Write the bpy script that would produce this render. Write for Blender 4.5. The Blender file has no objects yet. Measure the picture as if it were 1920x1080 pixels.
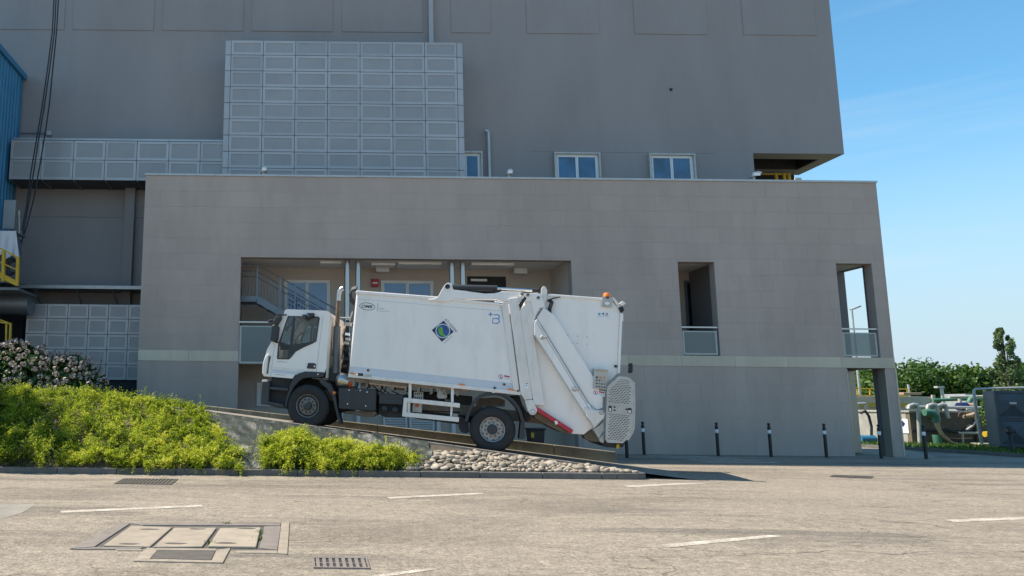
import bpy, bmesh, math, random
import numpy as np
from mathutils import Vector, Matrix
from mathutils.geometry import tessellate_polygon
random.seed(7); rng = np.random.default_rng(11)
scene = bpy.context.scene
col = scene.collection
R = math.radians

# ------------------------------------------------------------------ camera, sky, sun, exposure
FPX, PPX, PPY, PITCH, ROLL, EYE = 1439.0, 575.0, 540.0, R(8.6), 0.0105, 1.6
cd = bpy.data.cameras.new('camera'); cam = bpy.data.objects.new('camera', cd); col.objects.link(cam)
cd.sensor_width = 36.0; cd.lens = FPX / 1920 * 36; cd.shift_x = (960 - PPX) / 1920
cd.clip_start = 0.1; cd.clip_end = 3000
cam.matrix_world = Matrix.Translation((0, 0, EYE)) @ Matrix.Rotation(math.pi / 2 + PITCH, 4, 'X') @ Matrix.Rotation(ROLL, 4, 'Z')
scene.camera = cam
TO_SUN = Vector((-0.65, 0.18, 1.0)).normalized()
world = bpy.data.worlds.new('World'); scene.world = world; world.use_nodes = True
wn, wl = world.node_tree.nodes, world.node_tree.links
wn.clear()
sky = wn.new('ShaderNodeTexSky'); sky.sky_type = 'NISHITA'; sky.sun_disc = False
sky.sun_elevation = math.asin(TO_SUN.z); sky.sun_rotation = math.atan2(TO_SUN.x, TO_SUN.y)
sky.air_density = 1.0; sky.dust_density = 0.0; sky.ozone_density = 5.0; sky.altitude = 0
bg = wn.new('ShaderNodeBackground'); bg.inputs['Strength'].default_value = 0.135
wo = wn.new('ShaderNodeOutputWorld')
# thin cirrus wisps, spread all round the sky
tc = wn.new('ShaderNodeTexCoord'); mp = wn.new('ShaderNodeMapping'); mp.inputs['Scale'].default_value = (1.1, 1.1, 16)
nz = wn.new('ShaderNodeTexNoise'); nz.inputs['Scale'].default_value = 1.6; nz.inputs['Detail'].default_value = 5; nz.inputs['Roughness'].default_value = .55
cr = wn.new('ShaderNodeMapRange'); cr.inputs['From Min'].default_value = .55; cr.inputs['From Max'].default_value = .78; cr.inputs['To Max'].default_value = .2
mx = wn.new('ShaderNodeMix'); mx.data_type = 'RGBA'; mx.inputs['B'].default_value = (4.0, 4.1, 4.2, 1)
wl.new(tc.outputs['Generated'], mp.inputs['Vector']); wl.new(mp.outputs['Vector'], nz.inputs['Vector'])
wl.new(nz.outputs['Fac'], cr.inputs['Value']); wl.new(cr.outputs['Result'], mx.inputs['Factor'])
# summer haze: the sky pales evenly towards the horizon all round
tint = wn.new('ShaderNodeMix'); tint.data_type = 'RGBA'; tint.blend_type = 'MULTIPLY'; tint.inputs['Factor'].default_value = 1; tint.inputs['B'].default_value = (.71, 1.05, .98, 1)
wl.new(sky.outputs['Color'], tint.inputs['A'])
sx_ = wn.new('ShaderNodeSeparateXYZ'); wl.new(tc.outputs['Generated'], sx_.inputs[0])
hz = wn.new('ShaderNodeMapRange'); hz.interpolation_type = 'SMOOTHSTEP'
for k_, v_ in (('From Min', .34), ('From Max', .02), ('To Min', 0), ('To Max', 1)): hz.inputs[k_].default_value = v_
wl.new(sx_.outputs['Z'], hz.inputs['Value'])
hm = wn.new('ShaderNodeMix'); hm.data_type = 'RGBA'; hm.inputs['B'].default_value = (2.75, 3.4, 3.85, 1)
wl.new(hz.outputs['Result'], hm.inputs['Factor']); wl.new(tint.outputs['Result'], hm.inputs['A'])
wl.new(hm.outputs['Result'], mx.inputs['A']); wl.new(mx.outputs['Result'], bg.inputs['Color']); wl.new(bg.outputs['Background'], wo.inputs['Surface'])
sd = bpy.data.lights.new('sun', 'SUN'); sd.energy = 4.9; sd.angle = R(.53); sd.color = (1.0, .915, .79)
sun = bpy.data.objects.new('sun', sd); col.objects.link(sun); sun.location = (-30, 10, 60)
sun.rotation_euler = TO_SUN.to_track_quat('Z', 'Y').to_euler()
scene.view_settings.view_transform = 'Standard'; scene.view_settings.look = 'None'
scene.view_settings.exposure = 0.70; scene.cycles.max_bounces = 7; scene.cycles.diffuse_bounces = 3; scene.cycles.glossy_bounces = 3; scene.cycles.transparent_max_bounces = 8; scene.view_settings.gamma = 1

# ------------------------------------------------------------------ measuring helpers
EYEV = Vector((0, 0, EYE))
def ray(u, v):
    a, b = u - PPX, v - PPY
    x = (math.cos(ROLL) * a + math.sin(ROLL) * b) / FPX
    y = -(-math.sin(ROLL) * a + math.cos(ROLL) * b) / FPX
    return Vector((x, math.cos(PITCH) - y * math.sin(PITCH), math.sin(PITCH) + y * math.cos(PITCH)))
def at(u, v, Y):            # photograph point on the vertical plane y = Y
    d = ray(u, v); return EYEV + d * (Y / d.y)
def onz(u, v, z=0.0):       # photograph point on the level plane z
    d = ray(u, v); return EYEV + d * ((z - EYE) / d.z)

# ------------------------------------------------------------------ mesh helpers
class MB:
    def __init__(s): s.v = []; s.f = []
    def add(s, vs, fs):
        o = len(s.v); s.v += [tuple(p) for p in vs]; s.f += [tuple(i + o for i in f) for f in fs]; return s
    def box(s, x0, x1, y0, y1, z0, z1):
        return s.add([(x0,y0,z0),(x1,y0,z0),(x1,y1,z0),(x0,y1,z0),(x0,y0,z1),(x1,y0,z1),(x1,y1,z1),(x0,y1,z1)],
                     [(0,3,2,1),(4,5,6,7),(0,1,5,4),(1,2,6,5),(2,3,7,6),(3,0,4,7)])
    def prism(s, poly, y0, y1, holes=()):      # outline in x,z swept along y
        loops = [list(poly)] + [list(h) for h in holes]
        flat = [p for l in loops for p in l]
        tris = tessellate_polygon([[Vector((p[0], p[1], 0)) for p in l] for l in loops])
        n = len(flat)
        vs = [(p[0], y0, p[1]) for p in flat] + [(p[0], y1, p[1]) for p in flat]
        fs = []
        for t in tris:
            a, b, c = t
            A, B, Cc = flat[a], flat[b], flat[c]
            cr_ = (B[0]-A[0])*(Cc[1]-A[1]) - (B[1]-A[1])*(Cc[0]-A[0])
            if cr_ < 0: a, c = c, a
            fs.append((a, b, c)); fs.append((c+n, b+n, a+n))
        o = 0
        for li, l in enumerate(loops):
            ar = sum(l[i][0]*l[(i+1)%len(l)][1]-l[(i+1)%len(l)][0]*l[i][1] for i in range(len(l)))
            ccw = ar > 0
            if li: ccw = not ccw
            m = len(l)
            for i in range(m):
                a, b = o+i, o+(i+1)%m
                fs.append((a, a+n, b+n, b) if ccw else (b, b+n, a+n, a))
            o += m
        return s.add(vs, fs)
    def tube(s, pts, r, n=8, cap=True):
        pts = [Vector(p) for p in pts]; m = len(pts); rs = r if isinstance(r, (list, tuple)) else [r]*m
        vs = []; prev = None
        for i, p in enumerate(pts):
            t = (pts[min(i+1, m-1)] - pts[max(i-1, 0)]).normalized()
            if prev is None:
                a = Vector((0,0,1)) if abs(t.z) < .9 else Vector((1,0,0))
                u = t.cross(a).normalized()
            else: u = (prev - t*prev.dot(t)).normalized()
            prev = u; w = t.cross(u)
            for k in range(n):
                an = 2*math.pi*k/n; vs.append(p + (u*math.cos(an) + w*math.sin(an))*rs[i])
        fs = [(i*n+k, i*n+(k+1)%n, (i+1)*n+(k+1)%n, (i+1)*n+k) for i in range(m-1) for k in range(n)]
        if cap: fs += [tuple(range(n-1, -1, -1)), tuple(range((m-1)*n, m*n))]
        return s.add(vs, fs)
    def lathe(s, prof, c, axis='Z', n=24):     # prof: (radius, height along axis)
        vs = []
        for (r, h) in prof:
            for k in range(n):
                a = 2*math.pi*k/n; p = (r*math.cos(a), r*math.sin(a), h)
                if axis == 'Y': p = (p[0], p[2], p[1])
                elif axis == 'X': p = (p[2], p[0], p[1])
                vs.append((p[0]+c[0], p[1]+c[1], p[2]+c[2]))
        m = len(prof)
        fs = [(i*n+k, i*n+(k+1)%n, (i+1)*n+(k+1)%n, (i+1)*n+k) for i in range(m-1) for k in range(n)]
        return s.add(vs, fs)
    def quad(s, a, b, c, d): return s.add([a, b, c, d], [(0, 1, 2, 3)])
    def bar(s, a, b, w, h):                     # square section bar between two points
        a, b = Vector(a), Vector(b); t = (b-a).normalized()
        up = Vector((0,0,1)) if abs(t.z) < .95 else Vector((0,1,0))
        u = t.cross(up).normalized()*w/2; q = u.cross(t).normalized()*h/2
        return s.add([a-u-q, a+u-q, a+u+q, a-u+q, b-u-q, b+u-q, b+u+q, b-u+q],
                     [(0,1,2,3),(7,6,5,4),(0,4,5,1),(1,5,6,2),(2,6,7,3),(3,7,4,0)])
    def mesh(s, name):
        me = bpy.data.meshes.new(name); me.from_pydata(s.v, [], s.f)
        bm = bmesh.new(); bm.from_mesh(me); bmesh.ops.recalc_face_normals(bm, faces=bm.faces); bm.to_mesh(me); bm.free()
        return me
    def build(s, name, mat, parent=None, smooth=False, bevel=0, weld=False, seg=2):
        me = s.mesh(name)
        if weld:
            bm = bmesh.new(); bm.from_mesh(me); bmesh.ops.remove_doubles(bm, verts=bm.verts, dist=.0005)
            bmesh.ops.recalc_face_normals(bm, faces=bm.faces); bm.to_mesh(me); bm.free()
        return link(name, me, mat, parent, smooth, bevel, seg)
def link(name, me, mat, parent=None, smooth=False, bevel=0, seg=2):
    o = bpy.data.objects.new(name, me); col.objects.link(o)
    if mat is not None and not me.materials: me.materials.append(mat)
    if smooth: shade(me)
    if bevel:
        b = o.modifiers.new('bevel', 'BEVEL'); b.width = bevel; b.segments = seg; b.limit_method = 'ANGLE'; b.angle_limit = R(35); b.harden_normals = False
    if parent is not None: adopt(o, parent)
    return o
def shade(me, ang=40):
    me.polygons.foreach_set('use_smooth', [True]*len(me.polygons))
    try: me.set_sharp_from_angle(angle=R(ang))
    except Exception: pass
WM = {}
def adopt(o, parent):                           # parent keeps child data in world (or thing) coordinates
    o.parent = parent
    if parent.name in WM: o.matrix_parent_inverse = WM[parent.name].inverted()
def tag(o, label=None, cat=None, group=None, kind=None):
    if label: o['label'] = label
    if cat: o['category'] = cat
    if group: o['group'] = group
    if kind: o['kind'] = kind
    return o
def empty(name, loc, label=None, cat=None, group=None, kind=None):
    o = bpy.data.objects.new(name, None); col.objects.link(o); o.location = loc; o.empty_display_size = .2
    WM[o.name] = Matrix.Translation(loc)
    return tag(o, label, cat, group, kind)
def struct(o): o['kind'] = 'structure'; return o
def copy_tree(o, delta, parent=None):
    c = o.copy(); col.objects.link(c); c.parent = parent
    if parent is None: c.location = Vector(o.location) + Vector(delta)
    for ch in [k for k in o.children]: copy_tree(ch, (0,0,0), c)
    return c
def quads(name, V, mat, rnd=None, parent=None):  # V: (N,4,3) array of separate quads
    N = len(V); me = bpy.data.meshes.new(name)
    me.vertices.add(N*4); me.vertices.foreach_set('co', np.ascontiguousarray(V, dtype=np.float32).ravel())
    me.loops.add(N*4); me.loops.foreach_set('vertex_index', np.arange(N*4, dtype=np.int32))
    me.polygons.add(N); me.polygons.foreach_set('loop_start', np.arange(0, N*4, 4, dtype=np.int32))
    me.update(calc_edges=True)
    a = me.attributes.new('rnd', 'FLOAT', 'FACE'); a.data.foreach_set('value', (rng.random(N) if rnd is None else rnd).astype(np.float32))
    return link(name, me, mat, parent)
# ------------------------------------------------------------------ materials
def nodes(name):
    m = bpy.data.materials.new(name); m.use_nodes = True
    n, l = m.node_tree.nodes, m.node_tree.links
    return m, n, l, n['Principled BSDF']
def noise(n, l, vec, scale, detail=4, rough=.55, stretch=None, dist=0):
    if stretch:
        mp = n.new('ShaderNodeMapping'); mp.inputs['Scale'].default_value = stretch; l.new(vec, mp.inputs['Vector']); vec = mp.outputs['Vector']
    t = n.new('ShaderNodeTexNoise'); t.inputs['Scale'].default_value = scale; t.inputs['Detail'].default_value = detail
    t.inputs['Roughness'].default_value = rough; t.inputs['Distortion'].default_value = dist
    l.new(vec, t.inputs['Vector']); return t.outputs['Fac']
def rng_(n, l, v, a, b, c=0., d=1.):
    t = n.new('ShaderNodeMapRange'); t.clamp = True
    for k, x in zip(('From Min', 'From Max', 'To Min', 'To Max'), (a, b, c, d)): t.inputs[k].default_value = x
    l.new(v, t.inputs['Value']); return t.outputs['Result']
def mixc(n, l, f, a, b, mode='MIX'):
    t = n.new('ShaderNodeMix'); t.data_type = 'RGBA'; t.blend_type = mode
    if hasattr(f, 'links'): l.new(f, t.inputs['Factor'])
    else: t.inputs['Factor'].default_value = f
    for k, x in (('A', a), ('B', b)):
        if hasattr(x, 'links'): l.new(x, t.inputs[k])
        else: t.inputs[k].default_value = (*x, 1)
    return t.outputs['Result']
def math_(n, l, op, a, b=0.):
    t = n.new('ShaderNodeMath'); t.operation = op
    for i, x in enumerate((a, b)):
        if hasattr(x, 'links'): l.new(x, t.inputs[i])
        else: t.inputs[i].default_value = x
    return t.outputs[0]
def bump(n, l, b, h, strength, dist=.01):
    t = n.new('ShaderNodeBump'); t.inputs['Strength'].default_value = strength; t.inputs['Distance'].default_value = dist
    l.new(h, t.inputs['Height']); l.new(t.outputs['Normal'], b.inputs['Normal'])
def pos(n): return n.new('ShaderNodeNewGeometry').outputs['Position']
def mat(name, c, rough=.6, metal=0, var=.18, vs=2.5, stretch=None, bs=60, bst=.0, rnd=0., dirt=0., dirtc=(.12,.10,.08), spec=None, coat=0):
    m, n, l, b = nodes(name); p = pos(n)
    f = noise(n, l, p, vs, 5, .6, stretch)
    dark = tuple(x*(1-var) for x in c); lite = tuple(min(1, x*(1+var*.7)) for x in c)
    cc = mixc(n, l, rng_(n, l, f, .3, .7), dark, lite)
    if rnd:
        oi = n.new('ShaderNodeObjectInfo'); k = rng_(n, l, oi.outputs['Random'], 0, 1, 1-rnd, 1+rnd)
        v = n.new('ShaderNodeVectorMath'); v.operation = 'SCALE'; l.new(cc, v.inputs[0]); l.new(k, v.inputs['Scale']); cc = v.outputs['Vector']
    if dirt:
        d = noise(n, l, p, vs*2.3, 6, .65, stretch or (1, 1, .35))
        cc = mixc(n, l, math_(n, l, 'MULTIPLY', rng_(n, l, d, .5, .75), dirt), cc, dirtc)
    l.new(cc, b.inputs['Base Color'])
    b.inputs['Roughness'].default_value = rough; b.inputs['Metallic'].default_value = metal
    if spec is not None: b.inputs['Specular IOR Level'].default_value = spec
    if coat: b.inputs['Coat Weight'].default_value = coat; b.inputs['Coat Roughness'].default_value = .08
    if bst: bump(n, l, b, noise(n, l, p, bs, 4, .6), bst)
    return m
def glass(name, tint=(.75,.82,.86), rough=.02, alpha=.75, ior=1.5):
    m, n, l, b = nodes(name)
    n.remove(b); out = n['Material Output']
    tr = n.new('ShaderNodeBsdfTransparent'); tr.inputs['Color'].default_value = (*tint, 1)
    gl = n.new('ShaderNodeBsdfGlossy'); gl.inputs['Roughness'].default_value = rough; gl.inputs['Color'].default_value = (1,1,1,1)
    fr = n.new('ShaderNodeFresnel'); fr.inputs['IOR'].default_value = ior
    mx = n.new('ShaderNodeMixShader'); l.new(fr.outputs[0], mx.inputs[0]); l.new(tr.outputs[0], mx.inputs[1]); l.new(gl.outputs[0], mx.inputs[2])
    df = n.new('ShaderNodeBsdfDiffuse'); df.inputs['Color'].default_value = (*[t*.45 for t in tint], 1)
    m2 = n.new('ShaderNodeMixShader'); m2.inputs[0].default_value = alpha; l.new(df.outputs[0], m2.inputs[1]); l.new(mx.outputs[0], m2.inputs[2])
    l.new(m2.outputs[0], out.inputs['Surface']); return m
def leafmat(name, stops, trans=.35, rough=.5):
    m, n, l, b = nodes(name); out = n['Material Output']
    at_ = n.new('ShaderNodeAttribute'); at_.attribute_name = 'rnd'
    rp = n.new('ShaderNodeValToRGB'); e = rp.color_ramp.elements
    while len(e) < len(stops): e.new(.5)
    for k, (q, c) in enumerate(stops): e[k].position = q; e[k].color = (*c, 1)
    l.new(at_.outputs['Fac'], rp.inputs['Fac'])
    l.new(rp.outputs['Color'], b.inputs['Base Color']); b.inputs['Roughness'].default_value = rough; b.inputs['Specular IOR Level'].default_value = .3
    t = n.new('ShaderNodeBsdfTranslucent')
    tl = mixc(n, l, 1.0, rp.outputs['Color'], (1.0, 1.0, .55), 'MULTIPLY'); l.new(tl, t.inputs['Color'])
    mx = n.new('ShaderNodeMixShader'); mx.inputs[0].default_value = trans
    l.new(b.outputs[0], mx.inputs[1]); l.new(t.outputs[0], mx.inputs[2]); l.new(mx.outputs[0], out.inputs['Surface']); return m

def asphalt():
    m, n, l, b = nodes('asphalt'); p = pos(n)
    base = mixc(n, l, rng_(n, l, noise(n, l, p, .35, 4, .6, (.5, 1.6, 1)), .3, .7), (.245,.205,.158), (.345,.29,.226))
    base = mixc(n, l, rng_(n, l, noise(n, l, p, 2.6, 5, .65), .35, .7), base, (.30,.25,.193))
    # tyre-worn darker bands running along the street
    w = noise(n, l, p, .9, 6, .65, (.16, 1.25, 1), .6)
    w2 = noise(n, l, p, .22, 2, .5)
    worn = math_(n, l, 'MULTIPLY', rng_(n, l, w, .50, .64), rng_(n, l, w2, .40, .52))
    base = mixc(n, l, math_(n, l, 'MULTIPLY', worn, .8), base, (.13,.112,.095))
    pt = math_(n, l, 'MULTIPLY', rng_(n, l, noise(n, l, p, .30, 5, .62, (.55, 1.5, 1), .8), .50, .60), .62)
    base = mixc(n, l, pt, base, (.165,.138,.11))
    # mottling at several sizes
    for sc_, amt in ((4.5, .55), (11, .75), (24, .95), (46, .8)):
        v_ = rng_(n, l, noise(n, l, p, sc_, 3, .7), .3, .7, 1-amt*.42, 1+amt*.34)
        vm = n.new('ShaderNodeVectorMath'); vm.operation = 'SCALE'; l.new(base, vm.inputs[0]); l.new(v_, vm.inputs['Scale']); base = vm.outputs['Vector']
    # aggregate
    sp = noise(n, l, p, 55, 3, .7); base = mixc(n, l, rng_(n, l, sp, .48, .72, 0, .55), base, (.46,.40,.32))
    sp2 = noise(n, l, p, 38, 2, .7); base = mixc(n, l, rng_(n, l, sp2, .52, .70, 0, .7), base, (.085,.078,.07))
    # cracks
    ds = n.new('ShaderNodeVectorMath'); ds.operation = 'ADD'
    nv = n.new('ShaderNodeTexNoise'); nv.inputs['Scale'].default_value = 1.4; nv.inputs['Detail'].default_value = 5; l.new(p, nv.inputs['Vector'])
    sc = n.new('ShaderNodeVectorMath'); sc.operation = 'SCALE'; sc.inputs['Scale'].default_value = 1.1; l.new(nv.outputs['Color'], sc.inputs[0])
    l.new(p, ds.inputs[0]); l.new(sc.outputs[0], ds.inputs[1])
    mp = n.new('ShaderNodeMapping'); mp.inputs['Scale'].default_value = (.34, .8, .01); l.new(ds.outputs[0], mp.inputs['Vector'])
    vo = n.new('ShaderNodeTexVoronoi'); vo.feature = 'DISTANCE_TO_EDGE'; vo.inputs['Scale'].default_value = .62; l.new(mp.outputs[0], vo.inputs['Vector'])
    ck = rng_(n, l, vo.outputs['Distance'], .0, .010, 1, 0)
    ck = math_(n, l, 'MULTIPLY', ck, rng_(n, l, noise(n, l, p, .5, 3, .6), .47, .6))
    mp2 = n.new('ShaderNodeMapping'); mp2.inputs['Scale'].default_value = (1.1, 1.7, .01); l.new(ds.outputs[0], mp2.inputs['Vector'])
    vo2 = n.new('ShaderNodeTexVoronoi'); vo2.feature = 'DISTANCE_TO_EDGE'; vo2.inputs['Scale'].default_value = 1.3; l.new(mp2.outputs[0], vo2.inputs['Vector'])
    ck2 = math_(n, l, 'MULTIPLY', rng_(n, l, vo2.outputs['Distance'], 0, .02, .8, 0), rng_(n, l, noise(n, l, p, .42, 3, .5), .56, .64))
    ckk = math_(n, l, 'MAXIMUM', ck, ck2)
    base = mixc(n, l, math_(n, l, 'MULTIPLY', ckk, .6), base, (.035,.031,.028))
    l.new(base, b.inputs['Base Color']); b.inputs['Roughness'].default_value = .85; b.inputs['Specular IOR Level'].default_value = .25
    h = math_(n, l, 'SUBTRACT', math_(n, l, 'ADD', sp, math_(n, l, 'MULTIPLY', noise(n, l, p, 6, 3), .8)), math_(n, l, 'MULTIPLY', ckk, 2.0))
    bump(n, l, b, h, .55, .012); return m

M = {}
M['asphalt'] = asphalt()
def paint():
    m, n, l, b = nodes('road_paint'); p = pos(n)
    w = math_(n, l, 'ADD', noise(n, l, p, 30, 5, .75), math_(n, l, 'MULTIPLY', noise(n, l, p, 3.5, 3, .6), .6))
    c = mixc(n, l, rng_(n, l, w, .66, .88), (.58,.53,.455), (.31,.26,.2)); l.new(c, b.inputs['Base Color']); b.inputs['Roughness'].default_value = .8
    bump(n, l, b, noise(n, l, p, 50, 3), .4); return m
M['paint'] = paint()
M['tile'] = mat('facade_tile', (.425,.35,.298), .75, var=.10, vs=.6, rnd=.03, stretch=(1,1,.3), bs=90, bst=.12, dirt=.45, dirtc=(.33,.272,.23))
M['joint'] = mat('tile_joint', (.375,.31,.265), .9, var=.1)
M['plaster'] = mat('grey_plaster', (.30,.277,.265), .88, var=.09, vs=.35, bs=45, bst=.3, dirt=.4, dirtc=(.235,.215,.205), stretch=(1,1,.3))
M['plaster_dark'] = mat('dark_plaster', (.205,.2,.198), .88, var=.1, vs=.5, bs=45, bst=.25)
M['coping'] = mat('coping_metal', (.5,.49,.47), .45, .5, var=.1)
M['band'] = mat('metal_band', (.44,.405,.325), .38, .35, var=.1, vs=1.2, rnd=.08, stretch=(1,1,.2), dirt=.25, dirtc=(.3,.28,.24))
M['beige'] = mat('beige_plaster', (.52,.455,.385), .85, var=.08, vs=.8)
M['ceiling'] = mat('ceiling_white', (.78,.75,.71), .8, var=.05)
M['white'] = mat('white_frame', (.78,.78,.76), .4, var=.04)
M['fixture'] = mat('lamp_diffuser', (.85,.85,.83), .35, var=.03)
M['inox'] = mat('brushed_steel', (.46,.45,.43), .32, 1, var=.06, vs=6, stretch=(1,1,.1))
M['rail'] = mat('painted_rail', (.17,.2,.225), .42, .4, var=.1)
M['panel'] = mat('panel_frame_metal', (.44,.425,.415), .42, .25, var=.05, vs=.8, rnd=.09)
def perf():
    m, n, l, b = nodes('perforated_sheet'); p = pos(n)
    w = n.new('ShaderNodeTexWave'); w.wave_type = 'BANDS'; w.bands_direction = 'X'; w.inputs['Scale'].default_value = 5.2; w.inputs['Distortion'].default_value = .6; w.inputs['Detail'].default_value = 1
    l.new(p, w.inputs['Vector'])
    c = mixc(n, l, w.outputs['Fac'], (.325,.318,.312), (.385,.372,.36))
    c = mixc(n, l, rng_(n, l, noise(n, l, p, .9, 3), .35, .7, 0, .5), c, (.285,.278,.272))
    l.new(c, b.inputs['Base Color']); b.inputs['Roughness'].default_value = .5; b.inputs['Metallic'].default_value = .2; return m
M['perf'] = perf()
M['panelgap'] = mat('panel_gap', (.06,.065,.07), .8, var=.1)
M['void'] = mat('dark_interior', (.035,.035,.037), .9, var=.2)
M['wglass'] = mat('window_pane', (.04,.12,.23), .05, 0, var=.5, vs=1.2); M['wglass'].node_tree.nodes['Principled BSDF'].inputs['IOR'].default_value = 1.75  # blue base colour stands in for reflected sky
M['gglass'] = mat('gallery_pane', (.03,.14,.34), .04, 0, var=.2, vs=1.2); M['gglass'].node_tree.nodes['Principled BSDF'].inputs['IOR'].default_value = 1.9  # stronger blue, sky reflection put into the base colour
M['dglass'] = mat('dark_pane', (.012,.014,.017), .04, 0, var=.2); M['dglass'].node_tree.nodes['Principled BSDF'].inputs['IOR'].default_value = 1.6
M['frost'] = glass('frosted_balustrade_glass', (.62,.69,.67), .12, .42, 1.5)
M['frostrim'] = mat('glass_clamp_rim', (.36,.39,.37), .35, .2, var=.06)
M['blue'] = mat('blue_cladding', (.045,.21,.36), .5, .1, var=.12, vs=1.2, rnd=.0)
M['yellow'] = mat('yellow_paint', (.55,.36,.02), .5, var=.15, vs=5)
M['tarp'] = mat('white_tarpaulin', (.62,.63,.65), .5, var=.1, vs=3, bs=7, bst=.5)
M['black'] = mat('black_rubber', (.018,.018,.02), .6, var=.2)
M['concrete'] = mat('concrete', (.37,.345,.30), .88, var=.2, vs=1.6, bs=40, bst=.35, dirt=.45, dirtc=(.13,.115,.09))
M['cover'] = mat('cover_concrete', (.325,.27,.205), .88, var=.16, vs=4, bs=70, bst=.4, dirt=.35, dirtc=(.2,.175,.15), rnd=.05)
M['collar'] = mat('collar_concrete', (.30,.25,.19), .9, var=.2, vs=5, bs=60, bst=.5, dirt=.4, dirtc=(.16,.14,.12))
M['iron'] = mat('cast_iron', (.13,.115,.10), .6, .3, var=.2, vs=8, bs=90, bst=.4)
M['ironlt'] = mat('worn_iron', (.235,.20,.175), .6, .15, var=.2, vs=6, dirt=.3, dirtc=(.22,.19,.16), bs=80, bst=.3)
M['mossy'] = mat('mossy_concrete', (.20,.18,.135), .92, var=.3, vs=2.2, bs=30, bst=.5, dirt=.6, dirtc=(.075,.075,.035))
M['kerb'] = mat('kerb_stone', (.15,.138,.125), .85, var=.18, vs=4, bs=70, bst=.4, rnd=.09, dirt=.35, dirtc=(.1,.095,.09))
M['rampc'] = mat('ramp_concrete', (.25,.225,.19), .9, var=.2, vs=2.5, bs=50, bst=.4, dirt=.4, dirtc=(.1,.085,.06))
M['edge'] = mat('ramp_edging', (.31,.26,.205), .8, var=.2, vs=4, dirt=.35)
M['soil'] = mat('bank_soil', (.09,.07,.05), .95, var=.3, vs=5, bs=30, bst=.6)
M['stone'] = mat('river_stone', (.33,.275,.21), .85, var=.25, vs=6, rnd=.42, bs=30, bst=.25)
M['sheet'] = mat('weed_sheet', (.042,.05,.042), .45, .0, var=.35, vs=5, bs=22, bst=1.0, dirt=.4, dirtc=(.13,.11,.085), spec=.4)
M['trunk'] = mat('bark', (.09,.07,.055), .9, var=.3, vs=8, bst=.5)
M['leaf_hedge'] = leafmat('hedge_leaf', [(0, (.04,.075,.006)), (.28, (.19,.27,.02)), (.6, (.43,.50,.04)), (1, (.68,.67,.12))], .52)
M['leaf_hydr'] = leafmat('hydrangea_leaf', [(0, (.018,.045,.01)), (.6, (.05,.11,.025)), (1, (.10,.18,.04))], .2)
M['leaf_tree'] = leafmat('tree_leaf', [(0, (.025,.06,.014)), (.55, (.075,.145,.028)), (1, (.16,.23,.05))], .35)
M['leaf_poplar'] = leafmat('poplar_leaf', [(0, (.06,.1,.045)), (.6, (.18,.25,.115)), (1, (.30,.35,.18))], .4)
M['flower'] = leafmat('hydrangea_petal', [(0, (.27,.205,.20)), (.5, (.44,.36,.335)), (1, (.58,.51,.45))], .2)
M['grass'] = leafmat('grass_blade', [(0, (.03,.07,.012)), (.6, (.07,.14,.02)), (1, (.15,.21,.04))], .35)
M['turf'] = mat('turf', (.05,.085,.02), .95, var=.3, vs=3, bst=.5)
# vehicle
M['tw'] = mat('white_truck_paint', (.88,.81,.745), .36, var=.04, vs=1.1, dirt=.30, dirtc=(.55,.49,.42), stretch=(1,1,.3), coat=.3)
M['tw2'] = mat('white_truck_paint_worn', (.80,.735,.67), .45, var=.07, vs=2, dirt=.45, dirtc=(.45,.39,.32), stretch=(1,1,.35), coat=.1)
M['cabrear'] = mat('cab_rear_beige', (.66,.62,.53), .5, var=.1, vs=2.5, dirt=.4, dirtc=(.3,.26,.2))  # beiger and darker than the cab sides
M['tblue'] = mat('pale_blue', (.60,.62,.66), .35, var=.04)
M['tgrey'] = mat('dark_plastic', (.032,.034,.038), .5, var=.15, vs=4)
M['tgrey2'] = mat('grey_plastic_bumper', (.045,.047,.05), .55, var=.1, vs=4)
M['chassis'] = mat('chassis_dirt', (.27,.22,.17), .8, var=.3, vs=4, dirt=.5, dirtc=(.07,.06,.05))
M['under'] = mat('underbody', (.03,.031,.034), .7, var=.3, vs=5)
M['tyre'] = mat('tyre_rubber', (.02,.02,.021), .75, var=.25, vs=6, dirt=.35, dirtc=(.045,.042,.04), bs=50, bst=.2)
M['rim'] = mat('steel_rim', (.36,.35,.33), .45, .6, var=.2, vs=7, dirt=.4, dirtc=(.14,.12,.1))
M['rimd'] = mat('dusty_rim', (.20,.18,.165), .6, .4, var=.25, vs=8, dirt=.4, dirtc=(.08,.07,.06))
M['chrome'] = mat('chrome', (.75,.75,.75), .12, 1, var=.05)
M['silver'] = mat('muffler_steel', (.5,.49,.47), .3, .9, var=.2, vs=6, dirt=.3, dirtc=(.2,.14,.09))
M['rust'] = mat('rusty_pipe', (.16,.115,.085), .7, .3, var=.35, vs=9)
M['exh'] = mat('exhaust_guard', (.13,.135,.145), .45, .6, var=.15)
M['orange'] = mat('orange_lens', (.85,.22,.03), .25, var=.08)
M['red'] = mat('red_paint', (.50,.025,.04), .45, var=.2, vs=8)
M['redor'] = mat('red_orange_canister', (.62,.12,.04), .45, var=.15)
M['cyan'] = mat('cyan_band', (.03,.16,.28), .4, var=.1)
M['tglass'] = glass('cab_glass', (.8,.84,.85), .02, .97, 1.45)
M['seat'] = mat('seat_fabric', (.10,.085,.07), .9, var=.2, vs=10)
M['trim'] = mat('cab_trim', (.20,.16,.12), .8, var=.2)
M['navy'] = mat('navy_print', (.012,.02,.09), .4, var=.05)
M['globe'] = mat('globe_blue', (.03,.09,.30), .4, var=.5, vs=9)
M['green'] = mat('globe_green', (.12,.42,.06), .4, var=.35, vs=9)
M['pale'] = mat('pale_print', (.60,.70,.62), .4, var=.08)
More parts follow.
